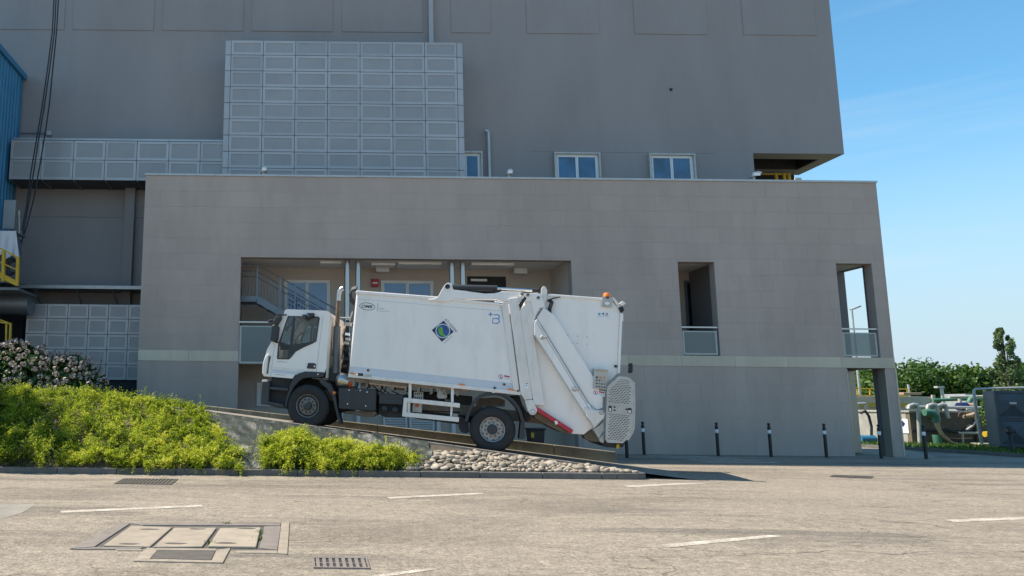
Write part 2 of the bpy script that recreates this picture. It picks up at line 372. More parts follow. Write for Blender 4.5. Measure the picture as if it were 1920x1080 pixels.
M['dkgreen'] = mat('dark_green_print', (.01,.055,.045), .4, var=.05)
M['logo'] = mat('blue_print', (.02,.20,.48), .4, var=.05)
M['grprint'] = mat('grey_print', (.36,.38,.40), .5, var=.05)
M['teal'] = mat('teal_print', (.03,.42,.48), .4, var=.05)
M['redp'] = mat('red_print', (.55,.05,.08), .4, var=.05)
M['sticker'] = mat('white_sticker', (.84,.84,.84), .4, var=.02)
M['guardm'] = mat('galvanised_guard', (.50,.48,.44), .5, .35, var=.12, vs=6, dirt=.35, dirtc=(.3,.27,.22))
M['tankblue'] = mat('blue_grey_tank', (.06,.082,.1), .5, .3, var=.25, vs=2.5, dirt=.3, dirtc=(.08,.07,.06))
M['pipegreen'] = mat('green_pipe', (.065,.19,.125), .55, var=.25, dirt=.35, dirtc=(.12,.1,.07))
M['galv'] = mat('galvanised_pipe', (.50,.48,.44), .5, .4, var=.2, vs=5, dirt=.4, dirtc=(.25,.2,.14))
M['hose'] = mat('tan_hose', (.45,.30,.20), .6, var=.2, vs=6)
M['cream'] = mat('cream_cladding', (.50,.45,.37), .7, var=.18, dirt=.45, dirtc=(.25,.2,.15))
M['bollard'] = mat('bollard_black', (.016,.018,.022), .4, .2, var=.15)
M['bband'] = mat('bollard_white_band', (.75,.76,.78), .4, var=.05)
M['binm'] = mat('black_bin', (.015,.016,.018), .5, var=.15)
M['brown'] = mat('brown_dirt_and_shade', (.16,.125,.085), .9, var=.3, vs=5)  # dirt on the truck; on the basin front it stands in for shade
# ------------------------------------------------------------------ ground, ramp and planted island
YAW, TILT = R(12), R(5.7)
HV = Vector((math.cos(YAW), -math.sin(YAW), 0)); SV = Vector((math.sin(YAW), math.cos(YAW), 0))
TR0 = at(923, 843, 18.9)
def rp(s, off, z): p = TR0 + HV*s + SV*off; return Vector((p.x, p.y, z))
def s_of_x(X, off): return (X - TR0.x - SV.x*off) / HV.x
def z_ramp(s): return max(0.004, min(1.56, .49 - .111*s))
def z_edge(s): return max(.05, min(1.62, .548 - .119*s))
g = MB(); g.quad((-400,-120,0),(400,-120,0),(400,700,0),(-400,700,0))
ground = struct(g.build('ground', M['asphalt']))
SS = [-9.5 + .5*i for i in range(29)]
m = MB()
for a, b in zip(SS[:-1], SS[1:]): m.quad(rp(a,-.2,z_ramp(a)), rp(b,-.2,z_ramp(b)), rp(b,2.75,z_ramp(b)), rp(a,2.75,z_ramp(a)))
ramp = struct(m.build('ramp', M['rampc']))
# edging strip on the near side of the ramp, in lengths
ed = empty('ramp_edging', rp(-2,-.25,0), kind='structure')
s = -9.5
while s < 3.3:
    e = min(s + 2.15, 3.35); m = MB()
    m.add([rp(s+.006,-.30,0), rp(e-.006,-.30,0), rp(e-.006,-.20,0), rp(s+.006,-.20,0), rp(s+.006,-.30,z_edge(s)), rp(e-.006,-.30,z_edge(e)), rp(e-.006,-.20,z_edge(e)), rp(s+.006,-.20,z_edge(s))],
          [(0,3,2,1),(4,5,6,7),(0,1,5,4),(1,2,6,5),(2,3,7,6),(3,0,4,7)])
    m.build('edging_board', M['edge'], ed, bevel=.01); s += 2.15
fk = empty('ramp_kerb', rp(-2,2.85,0), kind='structure')
s = -9.5
while s < 3.2:
    e = min(s + 1.6, 3.3); zt = lambda q: min(1.66, .735 - .095*q); m = MB()
    m.add([rp(s+.006,2.76,0), rp(e-.006,2.76,0), rp(e-.006,3.0,0), rp(s+.006,3.0,0), rp(s+.006,2.76,zt(s)), rp(e-.006,2.76,zt(e)), rp(e-.006,3.0,zt(e)), rp(s+.006,3.0,zt(s))],
          [(0,3,2,1),(4,5,6,7),(0,1,5,4),(1,2,6,5),(2,3,7,6),(3,0,4,7)])
    m.build('kerb_block', M['mossy'], fk, bevel=.015); s += 1.6
# earth bank between the street kerb and the ramp
KY = 17.62
def edge_y(X): s = s_of_x(X, -.3); return TR0.y - math.sin(YAW)*s - math.cos(YAW)*.3
def hsh(x, y): return .5*math.sin(x*3.1+1.3*math.sin(y*2.3))+.5*math.sin(y*4.3+x*1.7)
def bank_z(X, Y):
    ye = edge_y(X); t = (Y - KY - .14) / max(.05, ye - KY - .14); ze = z_edge(s_of_x(X, -.3)) - .05
    t = max(0, min(1, t)); return .12 + (ze - .12)*(t**.9) + .012*hsh(X*2, Y*3)
def grid(name, xs, zfun, matl, n=9, y0=lambda X: KY+.1, y1=edge_y, smooth=True):
    vs, fs = [], []
    for i, X in enumerate(xs):
        for j in range(n):
            Y = y0(X) + (y1(X)-y0(X))*j/(n-1); vs.append((X, Y, zfun(X, Y)))
    for i in range(len(xs)-1):
        for j in range(n-1): a = i*n+j; fs.append((a, a+n, a+n+1, a+1))
    return MB().add(vs, fs).build(name, matl, smooth=smooth)
xs = [-12 + .2*i for i in range(99)]
bank = struct(grid('bank', xs, bank_z, M['soil'], 10))
ter = MB(); ter.add([(-16,19.5,1.5),(rp(-9.5,-.2,0).x,rp(-9.5,-.2,0).y,1.5),(rp(-9.5,3,0).x,rp(-9.5,3,0).y,1.5),(-5.0,27.1,1.5),(-16,27.1,1.5)], [(0,1,2,3,4)])
struct(ter.build('terrace', M['soil']))
# weed-control sheet lying in folds over the bank
def sheet_z(X, Y):
    f = (math.sin(X*7+2*math.sin(Y*5))*.5 + math.sin(Y*17+3*math.sin(X*4.1))*.6 + math.sin(X*19+Y*11)*.4 + .45*math.sin(X*33+4*math.sin(Y*13))*math.sin(Y*41+3*math.sin(X*9)))
    r_ = max(0, min(1, (X-.7)/.6))*max(0, min(1, (Y-KY-.45)/.25))       # heaped folds towards the stones
    return bank_z(X, Y) + .035 + .014*f + .05*max(0, math.sin(X*2.3+1.1)*math.sin(Y*6.1+X))**3 + r_*(.055*abs(math.sin(X*5.3+2.2*math.sin(Y*4.7)))**3 + .04*abs(math.sin(Y*9+X*6.1))**2) - .02*r_
sh = grid('weed_control_sheet', [-2.6 + .035*i for i in range(160)], sheet_z, M['sheet'], 44, y0=lambda X: KY+.15, y1=lambda X: edge_y(X)-.01)
tag(sh, 'wrinkled dark green weed control sheet lying over the bank under the truck', 'sheet')
# street kerb: single stones, rounded end on the right
kr = empty('island_kerb', (0, KY, 0), kind='structure')
x = -11.0; k = 0
def kerbstone(x0, x1):
    m = MB(); m.box(x0+.005, x1-.005, KY, KY+.13, -.05, .14 + random.uniform(-.004,.004)); return m.build('kerb_stone', M['kerb'], kr, bevel=.018)
kl = [-11]
while kl[-1] < 6.9: kl.append(min(7.0, kl[-1] + random.choice((1.33,1.36,1.4))))
for a, b in zip(kl[:-1], kl[1:]): kerbstone(a, b)
arc = [(7.0,17.62),(7.45,17.635),(7.66,17.73),(7.76,17.9),(7.8,18.12)]
inn = [(7.0,17.75),(7.36,17.76),(7.5,17.82),(7.56,17.94),(7.58,18.1)]
m = MB(); n = len(arc)
m.add([(p[0],p[1],-.05) for p in arc]+[(p[0],p[1],.14) for p in arc]+[(p[0],p[1],.14) for p in inn]+[(p[0],p[1],-.05) for p in inn],
      [f for i in range(n-1) for f in ((i,i+1,n+i+1,n+i),(n+i,n+i+1,2*n+i+1,2*n+i),(2*n+i,2*n+i+1,3*n+i+1,3*n+i))]+[(0,n,2*n,3*n),(n-1,4*n-1,3*n-1,2*n-1)])
m.build('kerb_stone', M['kerb'], kr, bevel=.012)
# concrete haunch behind the rounded kerb end
m = MB(); m.add([(7.35,17.77,.115),(7.49,17.83,.115),(7.55,17.95,.115),(7.57,18.1,.115),(7.0,18.1,.115),(7.0,17.76,.115)], [(0,1,2,3,4,5)]); struct(m.build('kerb_bedding', M['collar']))

# river stones on the bank
bed = empty('stone_bed', (5, 18, .1), kind='structure')
def stone_mesh(i):
    bm = bmesh.new(); bmesh.ops.create_cube(bm, size=1); bmesh.ops.subdivide_edges(bm, edges=bm.edges, cuts=1, use_grid_fill=True)
    r = random.Random(i); e = (r.uniform(.85,1.25), r.uniform(.7,1.0), r.uniform(.42,.66)); off = Vector((r.uniform(-.2,.2), r.uniform(-.2,.2), r.uniform(-.1,.1)))
    for v in bm.verts:
        d = v.co.normalized(); q = 1 + .14*math.sin(d.x*3+i) + .1*math.sin(d.y*4+2*i)
        d = d*.5*q + off*.25*abs(d.x); v.co = Vector((d.x*e[0], d.y*e[1], d.z*e[2]))
    me = bpy.data.meshes.new('stone'); bm.to_mesh(me); bm.free(); me.materials.append(M['stone']); shade(me, 75); return me
SM = [stone_mesh(i) for i in range(7)]
pts = []
tries = 0
while len(pts) < 760 and tries < 40000:
    tries += 1
    X = random.uniform(2.35, 7.5); ye = edge_y(X); t = random.random(); Y = KY + .17 + (ye - .1 - KY - .17)*t
    if ye - KY < .3: continue
    if X < 3.15 - .2*math.sin(Y*5) - .75*(1-t) + (.55 if t > .75 else 0): continue
    d = random.choice((.09,.11,.13,.15,.18,.2))
    if X > 6.5: d = random.uniform(.15,.23)
    z = bank_z(X, Y)
    if all((X-p[0])**2 + (Y-p[1])**2*1.9 > ((d+p[3])*.36)**2 for p in pts): pts.append((X, Y, z, d))
pts.sort(key=lambda p: -p[3])
joined = MB()
for i, (X, Y, z, d) in enumerate(pts):
    Mx = Matrix.Translation((X, Y, z + d*.2)) @ Matrix.Rotation(random.uniform(0,6.28), 4, 'Z') @ Matrix.Rotation(random.uniform(-.5,.5), 4, 'X') @ Matrix.Diagonal((d*1.15, d*1.15, d*1.1, 1))
    if i < 300:
        o = bpy.data.objects.new('stone', SM[i % 7]); col.objects.link(o); o.matrix_world = Mx; o.parent = bed
        o.matrix_parent_inverse = WM[bed.name].inverted()
    else:
        me = SM[i % 7]; joined.add([Mx @ v.co for v in me.vertices], [tuple(p.vertices) for p in me.polygons])
if joined.v: tag(joined.build('small_stones', M['stone'], bed, smooth=True), kind='stuff')
# ------------------------------------------------------------------ lower building (tiled front block)
FY = 27.2; BX0, BX1, BZ1 = -5.93, 20.8, 9.82
ZB0, ZB1, ZT = 3.06, 3.44, 6.81
OPEN = [(-2.38, 9.51, -.1, ZT), (13.35, 14.66, ZB1, ZT), (19.05, 20.33, ZB1, ZT), (19.06, 20.45, -.1, ZB0)]
lb = empty('tiled_building', ((BX0+BX1)/2, FY, 0), 'two storey grey tiled building block with pale metal band behind the truck', 'building')
def wall_boxes(mb, X0, X1, Z0, Z1, ops, y0, y1):
    xs = sorted({X0, X1, *[o[0] for o in ops], *[o[1] for o in ops]})
    for a, b in zip(xs[:-1], xs[1:]):
        zs = [Z0]
        for o in sorted([o for o in ops if o[0] <= a and o[1] >= b], key=lambda o: o[2]):
            if o[2] > zs[-1]: mb.box(a, b, y0, y1, zs[-1], o[2])
            zs.append(o[3])
        if zs[-1] < Z1: mb.box(a, b, y0, y1, zs[-1], Z1)
m = MB(); wall_boxes(m, BX0, BX1, 0, BZ1, OPEN, FY-.024, FY+.34); m.build('front_wall', M['joint'], lb)
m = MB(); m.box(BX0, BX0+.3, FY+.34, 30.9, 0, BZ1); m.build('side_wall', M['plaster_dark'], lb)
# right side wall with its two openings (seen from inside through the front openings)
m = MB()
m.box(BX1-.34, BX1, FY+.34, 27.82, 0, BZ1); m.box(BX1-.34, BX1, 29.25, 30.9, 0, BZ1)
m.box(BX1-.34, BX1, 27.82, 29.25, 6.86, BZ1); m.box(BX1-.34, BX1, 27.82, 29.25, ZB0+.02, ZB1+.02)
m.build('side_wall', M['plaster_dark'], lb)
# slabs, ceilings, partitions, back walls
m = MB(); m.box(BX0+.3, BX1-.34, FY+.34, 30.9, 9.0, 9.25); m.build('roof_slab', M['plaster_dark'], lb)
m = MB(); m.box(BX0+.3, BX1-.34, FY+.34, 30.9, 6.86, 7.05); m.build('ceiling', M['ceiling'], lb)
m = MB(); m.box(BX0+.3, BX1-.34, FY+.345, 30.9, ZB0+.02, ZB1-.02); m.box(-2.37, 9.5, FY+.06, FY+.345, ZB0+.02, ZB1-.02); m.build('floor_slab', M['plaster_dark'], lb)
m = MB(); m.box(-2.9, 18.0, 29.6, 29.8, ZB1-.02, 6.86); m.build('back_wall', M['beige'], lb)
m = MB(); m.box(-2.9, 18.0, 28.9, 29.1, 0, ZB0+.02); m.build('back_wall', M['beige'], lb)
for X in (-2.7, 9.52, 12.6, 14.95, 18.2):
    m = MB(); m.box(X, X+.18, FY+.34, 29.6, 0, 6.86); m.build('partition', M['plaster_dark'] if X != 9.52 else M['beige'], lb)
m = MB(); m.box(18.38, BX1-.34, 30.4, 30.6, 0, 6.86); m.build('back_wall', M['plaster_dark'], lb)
m = MB(); m.box(BX1-.36, BX1-.345, 29.23, 30.38, .02, ZB0-.02); m.box(BX1-.345, BX1+.01, 29.23, 29.245, .02, ZB0-.02); m.build('metal_cladding', M['band'], lb)
# corner trims
for (a, b, y0, y1, z0, z1) in ((19.06, 19.09, FY-.04, FY+.335, .02, ZB0-.03), (20.42, 20.45, FY-.04, FY+.335, .02, ZB0-.03), (20.775, 20.83, FY-.045, FY-.032, 0.02, ZB0)):
    m = MB(); m.box(a, b, y0, y1, z0, z1); m.build('corner_trim', M['band'], lb)
# parapet coping
m = MB()
x = BX0-.03
while x < BX1:
    e = min(x+2.6, BX1+.03); m2 = MB(); m2.box(x+.004, e-.004, FY-.07, FY+.42, BZ1, BZ1+.07); m2.build('coping', M['coping'], lb); x += 2.6
# facade tiles
TW, TH = 1.2, .563
rects = []
def sub(r, o):
    x0, x1, z0, z1 = r
    a, b, c, d = max(x0, o[0]), min(x1, o[1]), max(z0, o[2]), min(z1, o[3])
    if a >= b or c >= d: return [r]
    out = []
    if x0 < a: out.append((x0, a, z0, z1))
    if b < x1: out.append((b, x1, z0, z1))
    if z0 < c: out.append((a, b, z0, c))
    if d < z1: out.append((a, b, d, z1))
    return out
def rows(z0, z1, n):
    h = (z1 - z0)/n
    for i in range(n):
        x = BX0 - (TW*.5 if i % 2 else 0) - .15*(i % 3)
        while x < BX1:
            r = (max(x, BX0), min(x+TW, BX1), z0+i*h, z0+(i+1)*h); x += TW
            if r[1]-r[0] < .04: continue
            ps = [r]
            for o in OPEN: ps = [q for p in ps for q in sub(p, o)]
            rects.extend(q for q in ps if q[1]-q[0] > .02 and q[3]-q[2] > .02)
rows(0, ZB0, 5); rows(ZB1, BZ1-.004, 11)
cube = MB().box(-.5,.5,-.5,.5,-.5,.5).mesh('tile'); cube.materials.append(M['tile'])
def hidden(r): return -1.2 < r[0] < 9 and r[3] < 5.6 or (9.4 < r[0] < 11.5 and r[3] < 5.2) or r[3] < 1.2 and r[0] < 0
rects.sort(key=lambda r: (hidden(r), -(r[1]-r[0])*(r[3]-r[2])))
jt = MB()
for i, r in enumerate(rects):
    g_ = .002; w, h = r[1]-r[0]-2*g_, r[3]-r[2]-2*g_; cx, cz = (r[0]+r[1])/2, (r[2]+r[3])/2; dy = random.uniform(-.0015,.0015)
    if i < 300:
        o = bpy.data.objects.new('tile', cube); col.objects.link(o); o.location = (cx, FY-.0155+dy, cz); o.scale = (w, .03, h); adopt(o, lb)
    else: jt.box(cx-w/2, cx+w/2, FY-.03+dy, FY-.001+dy, cz-h/2, cz+h/2)
tag(jt.build('tiles', M['tile'], lb), kind='stuff')
# pale metal band panels
for a0, a1 in ((BX0, -2.38), (9.51, BX1)):
    n = max(1, round((a1-a0)/1.9))
    for i in range(n):
        m = MB(); q0 = a0+(a1-a0)*i/n; q1 = a0+(a1-a0)*(i+1)/n
        m.box(q0+.004, q1-.004, FY-.045, FY-.002, ZB0+.004, ZB1-.004); m.build('band_panel', M['band'], lb)
# long glass balustrade of the gallery, opening balustrades
def balustrade(x0, x1, z0, z1, y, low=None, n=1):
    m = MB(); m.bar((x0-.02, y, z1+.13), (x1+.02, y, z1+.13), .05, .05); m.build('handrail', M['inox'], lb)
    for i in range(n):
        a = x0 + (x1-x0)*i/n + .015; b = x0 + (x1-x0)*(i+1)/n - .015
        m = MB(); m.box(a, b, y, y+.016, z0, z1); p = m.build('glass_panel', M['frost'], lb)
        m = MB(); t = .06
        for q in ((a, a+t, z0, z1), (b-t, b, z0, z1), (a+t, b-t, z0, z0+t), (a+t, b-t, z1-t*.7, z1)): m.box(q[0], q[1], y-.006, y-.001, q[2], q[3])
        fr = m.build('etched_border', M['frostrim'], p)
        m = MB()
        for xx in (a-.012, b+.012): m.bar((xx, y+.01, z0), (xx, y+.01, z1+.12), .02, .02)
        m.build('post', M['rail'], lb)
m = MB(); m.box(-2.36, 9.5, FY-.03, FY-.012, 2.98, 3.72); m.build('slab_cover', M['frostrim'], lb)
balustrade(-2.37, 9.5, 3.0, 4.33, FY-.05, n=9)
balustrade(13.37, 14.62, ZB1+.03, 4.32, FY+.03)
balustrade(19.07, 20.3, ZB1+.03, 4.32, FY+.03)
# steel column pairs of the gallery
for u in (651, 671.5, 847, 867.5):
    p = at(u, 505, 27.75); m = MB(); m.lathe([(.105, ZB1-.02), (.105, 6.86)], (p.x, 27.75, 0), n=20); m.build('column', M['inox'], lb, smooth=True)
# windows and doors of the gallery back wall
def window(parent, x0, x1, z0, z1, y, sashes=2, surround=None, pane='wglass', fw=.07, d=.06):
    m = MB()
    for q in ((x0, x1, z1-fw, z1), (x0, x1, z0, z0+fw), (x0, x0+fw, z0+fw, z1-fw), (x1-fw, x1, z0+fw, z1-fw)): m.box(q[0], q[1], y-d, y-.002, q[2], q[3])
    w = m.build('window', M['white'], parent)
    s0 = (x1-x0-2*fw)/sashes
    for i in range(sashes):
        a, b = x0+fw+s0*i+.006, x0+fw+s0*(i+1)-.006; f = .05; m = MB()
        for q in ((a, b, z1-fw-f, z1-fw-.006), (a, b, z0+fw+.006, z0+fw+f), (a, a+f, z0+fw+f, z1-fw-f), (b-f, b, z0+fw+f, z1-fw-f)): m.box(q[0], q[1], y-d-.014, y-.012, q[2], q[3])
        m.build('sash', M['white'], w)
        m = MB(); m.box(a+f, b-f, y-d+.012, y-.015, z0+fw+f, z1-fw-f); m.build('pane', M[pane], w)
    if surround:
        m = MB(); t = .07
        for q in ((x0-t, x1+t, z1, z1+t), (x0-t, x0, z0, z1), (x1, x1+t, z0, z1)): m.box(q[0], q[1], y-.16, y-.001, q[2], q[3])
        m.build('surround', M[surround], w)
    return w
a, b = at(533, 524, 29.6), at(619, 524, 29.6); window(lb, a.x, b.x, ZB1, a.z-.02, 29.6, pane='gglass')
a, b = at(714, 525, 29.6), at(812, 528, 29.6); window(lb, a.x, b.x, ZB1, a.z-.02, 29.6, pane='gglass')
a, b = at(876, 520, 29.6), at(948, 519, 29.6)
m = MB(); m.box(a.x, b.x, 29.57, 29.598, ZB1, b.z); m.build('dark_doorway', M['void'], lb)
m = MB(); m.box(a.x+.12, a.x+.75, 29.5, 29.565, b.z-.2, b.z-.11); m.build('lamp_bracket', M['fixture'], lb)
a, b = at(1286, 530, 29.6), at(1331, 530, 29.6)
m = MB(); m.box(a.x-.08, b.x+.1, 29.57, 29.598, ZB1, a.z+.08); fr_ = m.build('door_frame', M['rail'], lb)
m = MB(); m.box(a.x+.02, b.x-.02, 29.55, 29.568, ZB1, a.z-.02); m.build('pane', M['dglass'], fr_)
# ceiling luminaires
for (u0, u1, v, y, dp) in ((695, 740, 497, 28.5, .5), (745, 825, 496, 28.4, .75), (880, 958, 499, 28.4, .75), (600, 640, 494, 28.4, .75)):
    a, b = at(u0, v, y), at(u1, v, y); m = MB(); m.box(a.x, b.x, y-dp/2, y+dp/2, 6.77, 6.859); m.build('ceiling_lamp', M['fixture'], lb, bevel=.01)
for u in (717, 975):
    a = at(u, 500, 29.2); m = MB(); m.box(a.x-.25, a.x+.25, 29.1, 29.3, 6.66, 6.859); m.build('emergency_lamp', M['white'], lb, bevel=.01)
# fire alarm sounder
p = at(703, 531, 29.58); m = MB(); m.box(p.x-.14, p.x+.14, 29.5, 29.598, p.z-.16, p.z+.16)
al = m.build('fire_alarm', M['red'], lb, bevel=.02); m = MB(); m.box(p.x-.1, p.x+.1, 29.494, 29.499, p.z-.03, p.z+.03); m.build('lettering_plate', M['sticker'], al)
# ground floor: louvred vents, pilasters, framed hatch on the back wall
for (u0, u1, v0, v1) in ((722, 760, 778, 815), (771, 811, 780, 815)):
    a, b = at(u0, v0, 28.88), at(u1, v1, 28.88); v = MB(); x0, x1, z0, z1 = a.x, b.x, .15, a.z+.5
    for q in ((x0-.07, x0, z0, z1), (x1, x1+.07, z0, z1), (x0, x1, z1, z1+.07)): v.box(q[0], q[1], 28.82, 28.899, q[2], q[3])
    f_ = v.build('vent', M['white'], lb)
    k = 0; z = z0
    while z < z1-.06:
        m = MB(); m.add([(x0,28.83,z),(x1,28.83,z),(x1,28.89,z+.05),(x0,28.89,z+.05),(x0,28.835,z-.012),(x1,28.835,z-.012),(x1,28.895,z+.038),(x0,28.895,z+.038)],
                        [(0,1,2,3),(7,6,5,4),(0,4,5,1),(2,6,7,3),(0,3,7,4),(1,5,6,2)]); m.build('slat', M['white'], f_); z += .085
for u in (640, 672, 822, 850):
    a = at(u, 780, 28.85); m = MB(); m.box(a.x-.07, a.x+.07, 28.8, 28.899, 0, 3.0); m.build('door_frame_post', M['white'], lb)
a, b = at(482, 717, 28.88), at(520, 762, 28.88); m = MB()
for q in ((a.x, b.x, a.z-.07, a.z), (a.x, b.x, b.z, b.z+.07), (a.x, a.x+.07, b.z+.07, a.z-.07), (b.x-.07, b.x, b.z+.07, a.z-.07)): m.box(q[0], q[1], 28.84, 28.899, q[2], q[3])
h_ = m.build('hatch_frame', M['white'], lb); m = MB(); m.box(a.x+.07, b.x-.07, 28.87, 28.898, b.z+.07, a.z-.07); m.build('hatch', M['ceiling'], h_)

# staircase inside the gallery
st = empty('steel_staircase', (at(500, 560, 28.4).x, 28.4, ZB1), 'dark steel staircase with barred railing climbing left inside the gallery', 'staircase')
p0, p1, p2 = at(440, 563, 28.4), at(483, 563, 28.4), at(640, 655, 28.4)
t0, t1, t2 = at(440, 497, 28.4), at(483, 499, 28.4), at(640, 588, 28.4)
for y in (28.05, 28.95):
    m = MB(); m.bar((p0.x, y, p0.z), (p1.x, y, p1.z), .05, .2); m.bar((p1.x, y, p1.z), (p2.x, y, p2.z), .05, .24); m.build('stringer', M['rail'], st)
m = MB(); m.box(p0.x, p1.x, 28.08, 28.92, p0.z-.06, p0.z); m.build('landing', M['rail'], st)
n = 9
for i in range(n):
    x = p1.x + (p2.x-p1.x)*(i+.5)/n; z = p1.z + (p2.z-p1.z)*(i+1)/n
    m = MB(); m.box(x-.16, x+.16, 28.08, 28.92, z+.02, z+.05); m.build('step', M['rail'], st)
m = MB(); m.tube([(t0.x,28.05,t0.z),(t1.x,28.05,t1.z),(t2.x,28.05,t2.z)], .024, 6)
for f in (.2, .36): m.tube([(t0.x,28.05,t0.z+(p0.z-t0.z)*f),(t1.x,28.05,t1.z+(p1.z-t1.z)*f),(t2.x,28.05,t2.z+(p2.z-t2.z)*f)], .024, 6)
m.build('handrail', M['rail'], st)
for f in (.0, .27, .45, .72):
    x = p1.x + (p2.x-p1.x)*f; zb = p1.z + (p2.z-p1.z)*f; zt_ = t1.z + (t2.z-t1.z)*f
    m = MB(); m.bar((x,28.05,zb),(x,28.05,zt_), .055, .055); m.build('post', M['rail'], st)
nb = 34
for i in range(nb):
    x = p0.x + (p2.x-p0.x)*i/nb
    if x < p1.x: zb, zt_ = p0.z, t0.z
    else: f = (x-p1.x)/(p2.x-p1.x); zb = p1.z+(p2.z-p1.z)*f; zt_ = t1.z+(t2.z-t1.z)*f
    m = MB(); m.bar((x,28.05,zb),(x,28.05,zb+(zt_-zb)*.82), .022, .022); m.build('baluster', M['rail'], st)

# floodlights on the parapet
def flood(u, v, Y, lab, kind=0):
    p = at(u, v, Y); e = empty('floodlight', (p.x, Y, BZ1+.07), lab, 'floodlight', 'floodlights along the parapet')
    z = BZ1+.072; m = MB(); m.box(p.x-.05, p.x+.05, Y-.04, Y+.04, z, z+.12); m.build('bracket', M['galv'], e)
    s_ = .2 if not kind else .34; m = MB(); t = .5 if kind else .1
    m.prism([(p.x-s_*.45, z+.1), (p.x+s_*.6, z+.12+t*.18), (p.x+s_*.75, z+.24+t*.12), (p.x+s_*.3, z+.33), (p.x-s_*.3, z+.28)], Y-.16, Y+.12); m.build('housing', M['coping'], e, bevel=.015)
    m = MB(); m.box(p.x-s_*.2, p.x+s_*.5, Y-.17, Y-.162, z+.15, z+.25); m.build('lens', M['fixture'], e)
flood(494, 320, 27.3, 'small grey floodlight standing on the parapet in front of the panel screen')
flood(953, 324, 27.3, 'grey floodlight on the parapet beside the vertical vent pipe')
flood(1412, 328, 27.3, 'larger grey floodlight on the parapet under the dark overhang opening', 1)

# ------------------------------------------------------------------ tall building behind
UY = 31.0; UX0, UX1, UZ, UTOP = -26.0, 22.52, 12.22, 48.0
XO = at(1413, 300, UY).x
ub = empty('tall_building', (0, UY, 0), 'tall windowless grey plastered industrial building rising out of the picture', 'building')
m = MB(); m.box(UX0, XO, UY, 34, 0, UZ); m.box(UX0, UX1, UY, 34, 14.6, UTOP)
m.box(UX0, XO, UY, 34, UZ, 14.6); m.box(XO, UX1, UY, UY+.75, UZ, 14.6); m.box(UX1-.55, UX1, UY+.75, 34, UZ, 14.6); m.box(XO, UX1-.55, 33.3, 34, UZ, 14.6)
m.build('wall', M['plaster'], ub)
m = MB(); m.box(XO, UX1-.55, UY+.75, 33.3, 13.2, 14.595); m.build('soffit', M['void'], ub)  # near-black colour puts the recess shade into its ceiling
m = MB(); m.box(XO-.02, XO-.0, UY+.4, 33.9, 9, UZ); m.box(XO, at(1489,330,34).x, 34.0, 34.3, 9, 14); m.box(XO+.002, UX1-.56, UY+.752, UY+.8, UZ+.03, 14.29); m.box(XO+.002, UX1-.56, 33.2, 33.298, UZ+.03, 14.29); m.box(UX1-.6, UX1-.552, UY+.8, 33.2, UZ+.03, 14.29); m.box(XO+.002, XO+.05, UY+.8, 33.2, UZ+.03, 14.29); m.build('recess_shade_liner', M['void'], ub)  # near-black liners put deep shade into the recess faces
m = MB(); a, b = at(1489, 330, 34.4), at(1501, 330, 34.4); m.box(a.x, b.x, 34.35, 34.7, 8, UZ-.02); m.build('pier', M['ceiling'], ub)
# relief panels high on the wall
for (u0, u1) in ((-37, 117), (133, 285), (301, 453), (469, 621), (638, 790), (843, 917), (985, 1120), (1187, 1324), (1391, 1528)):
    v = 55 + (u0)*.0075; a, b = at(u0+3, v, UY), at(u1+3, v+1, UY); m = MB(); m.box(a.x, b.x, UY-.03, UY-.0015, a.z, 24); m.build('relief_panel', M['plaster'], ub, bevel=.012)
# windows
for (u0, u1, v) in ((1037, 1123, 286), (1214, 1300, 288), (840, 903, 284)):
    a, b = at(u0+3, v+4, UY), at(u1-3, v+4, UY); window(ub, a.x, b.x, 9.6, a.z, UY, surround='galv', d=.05)
a, b = at(995, 284, UY), at(1340, 288, UY); m = MB(); m.box(a.x, b.x, UY-.004, UY-.001, a.z-.01, a.z+.01); m.build('joint_line', M['plaster_dark'], ub)
p = at(1258, 168, UY); m = MB(); m.lathe([(.0, -.02), (.07, -.02), (.07, .0)], (p.x, UY, p.z), 'Y', 10); m.build('drain_hole', M['void'], ub)
# vent pipe in front of the wall, high duct
p, q = at(913, 248, UY-.2), at(919, 330, UY-.2)
m = MB(); m.tube([(p.x+.06, UY-.2, 9.4), (p.x+.06, UY-.2, p.z-.02), (p.x+.03, UY-.2, p.z+.06), (p.x-.09, UY-.2, p.z+.07)], .075, 10)
tag(m.build('vent_pipe', M['coping'], smooth=True), 'pale vertical vent pipe with bent top beside the small upper window', 'pipe')
a = at(803.5, 40, UY-.12); b = at(811.5, 40, UY-.12)
m = MB(); m.box(a.x, b.x, UY-.24, UY-.005, 16.5, 26); tag(m.build('cable_duct', M['panel']), 'pale vertical cable duct running up the wall above the panel screen', 'duct')

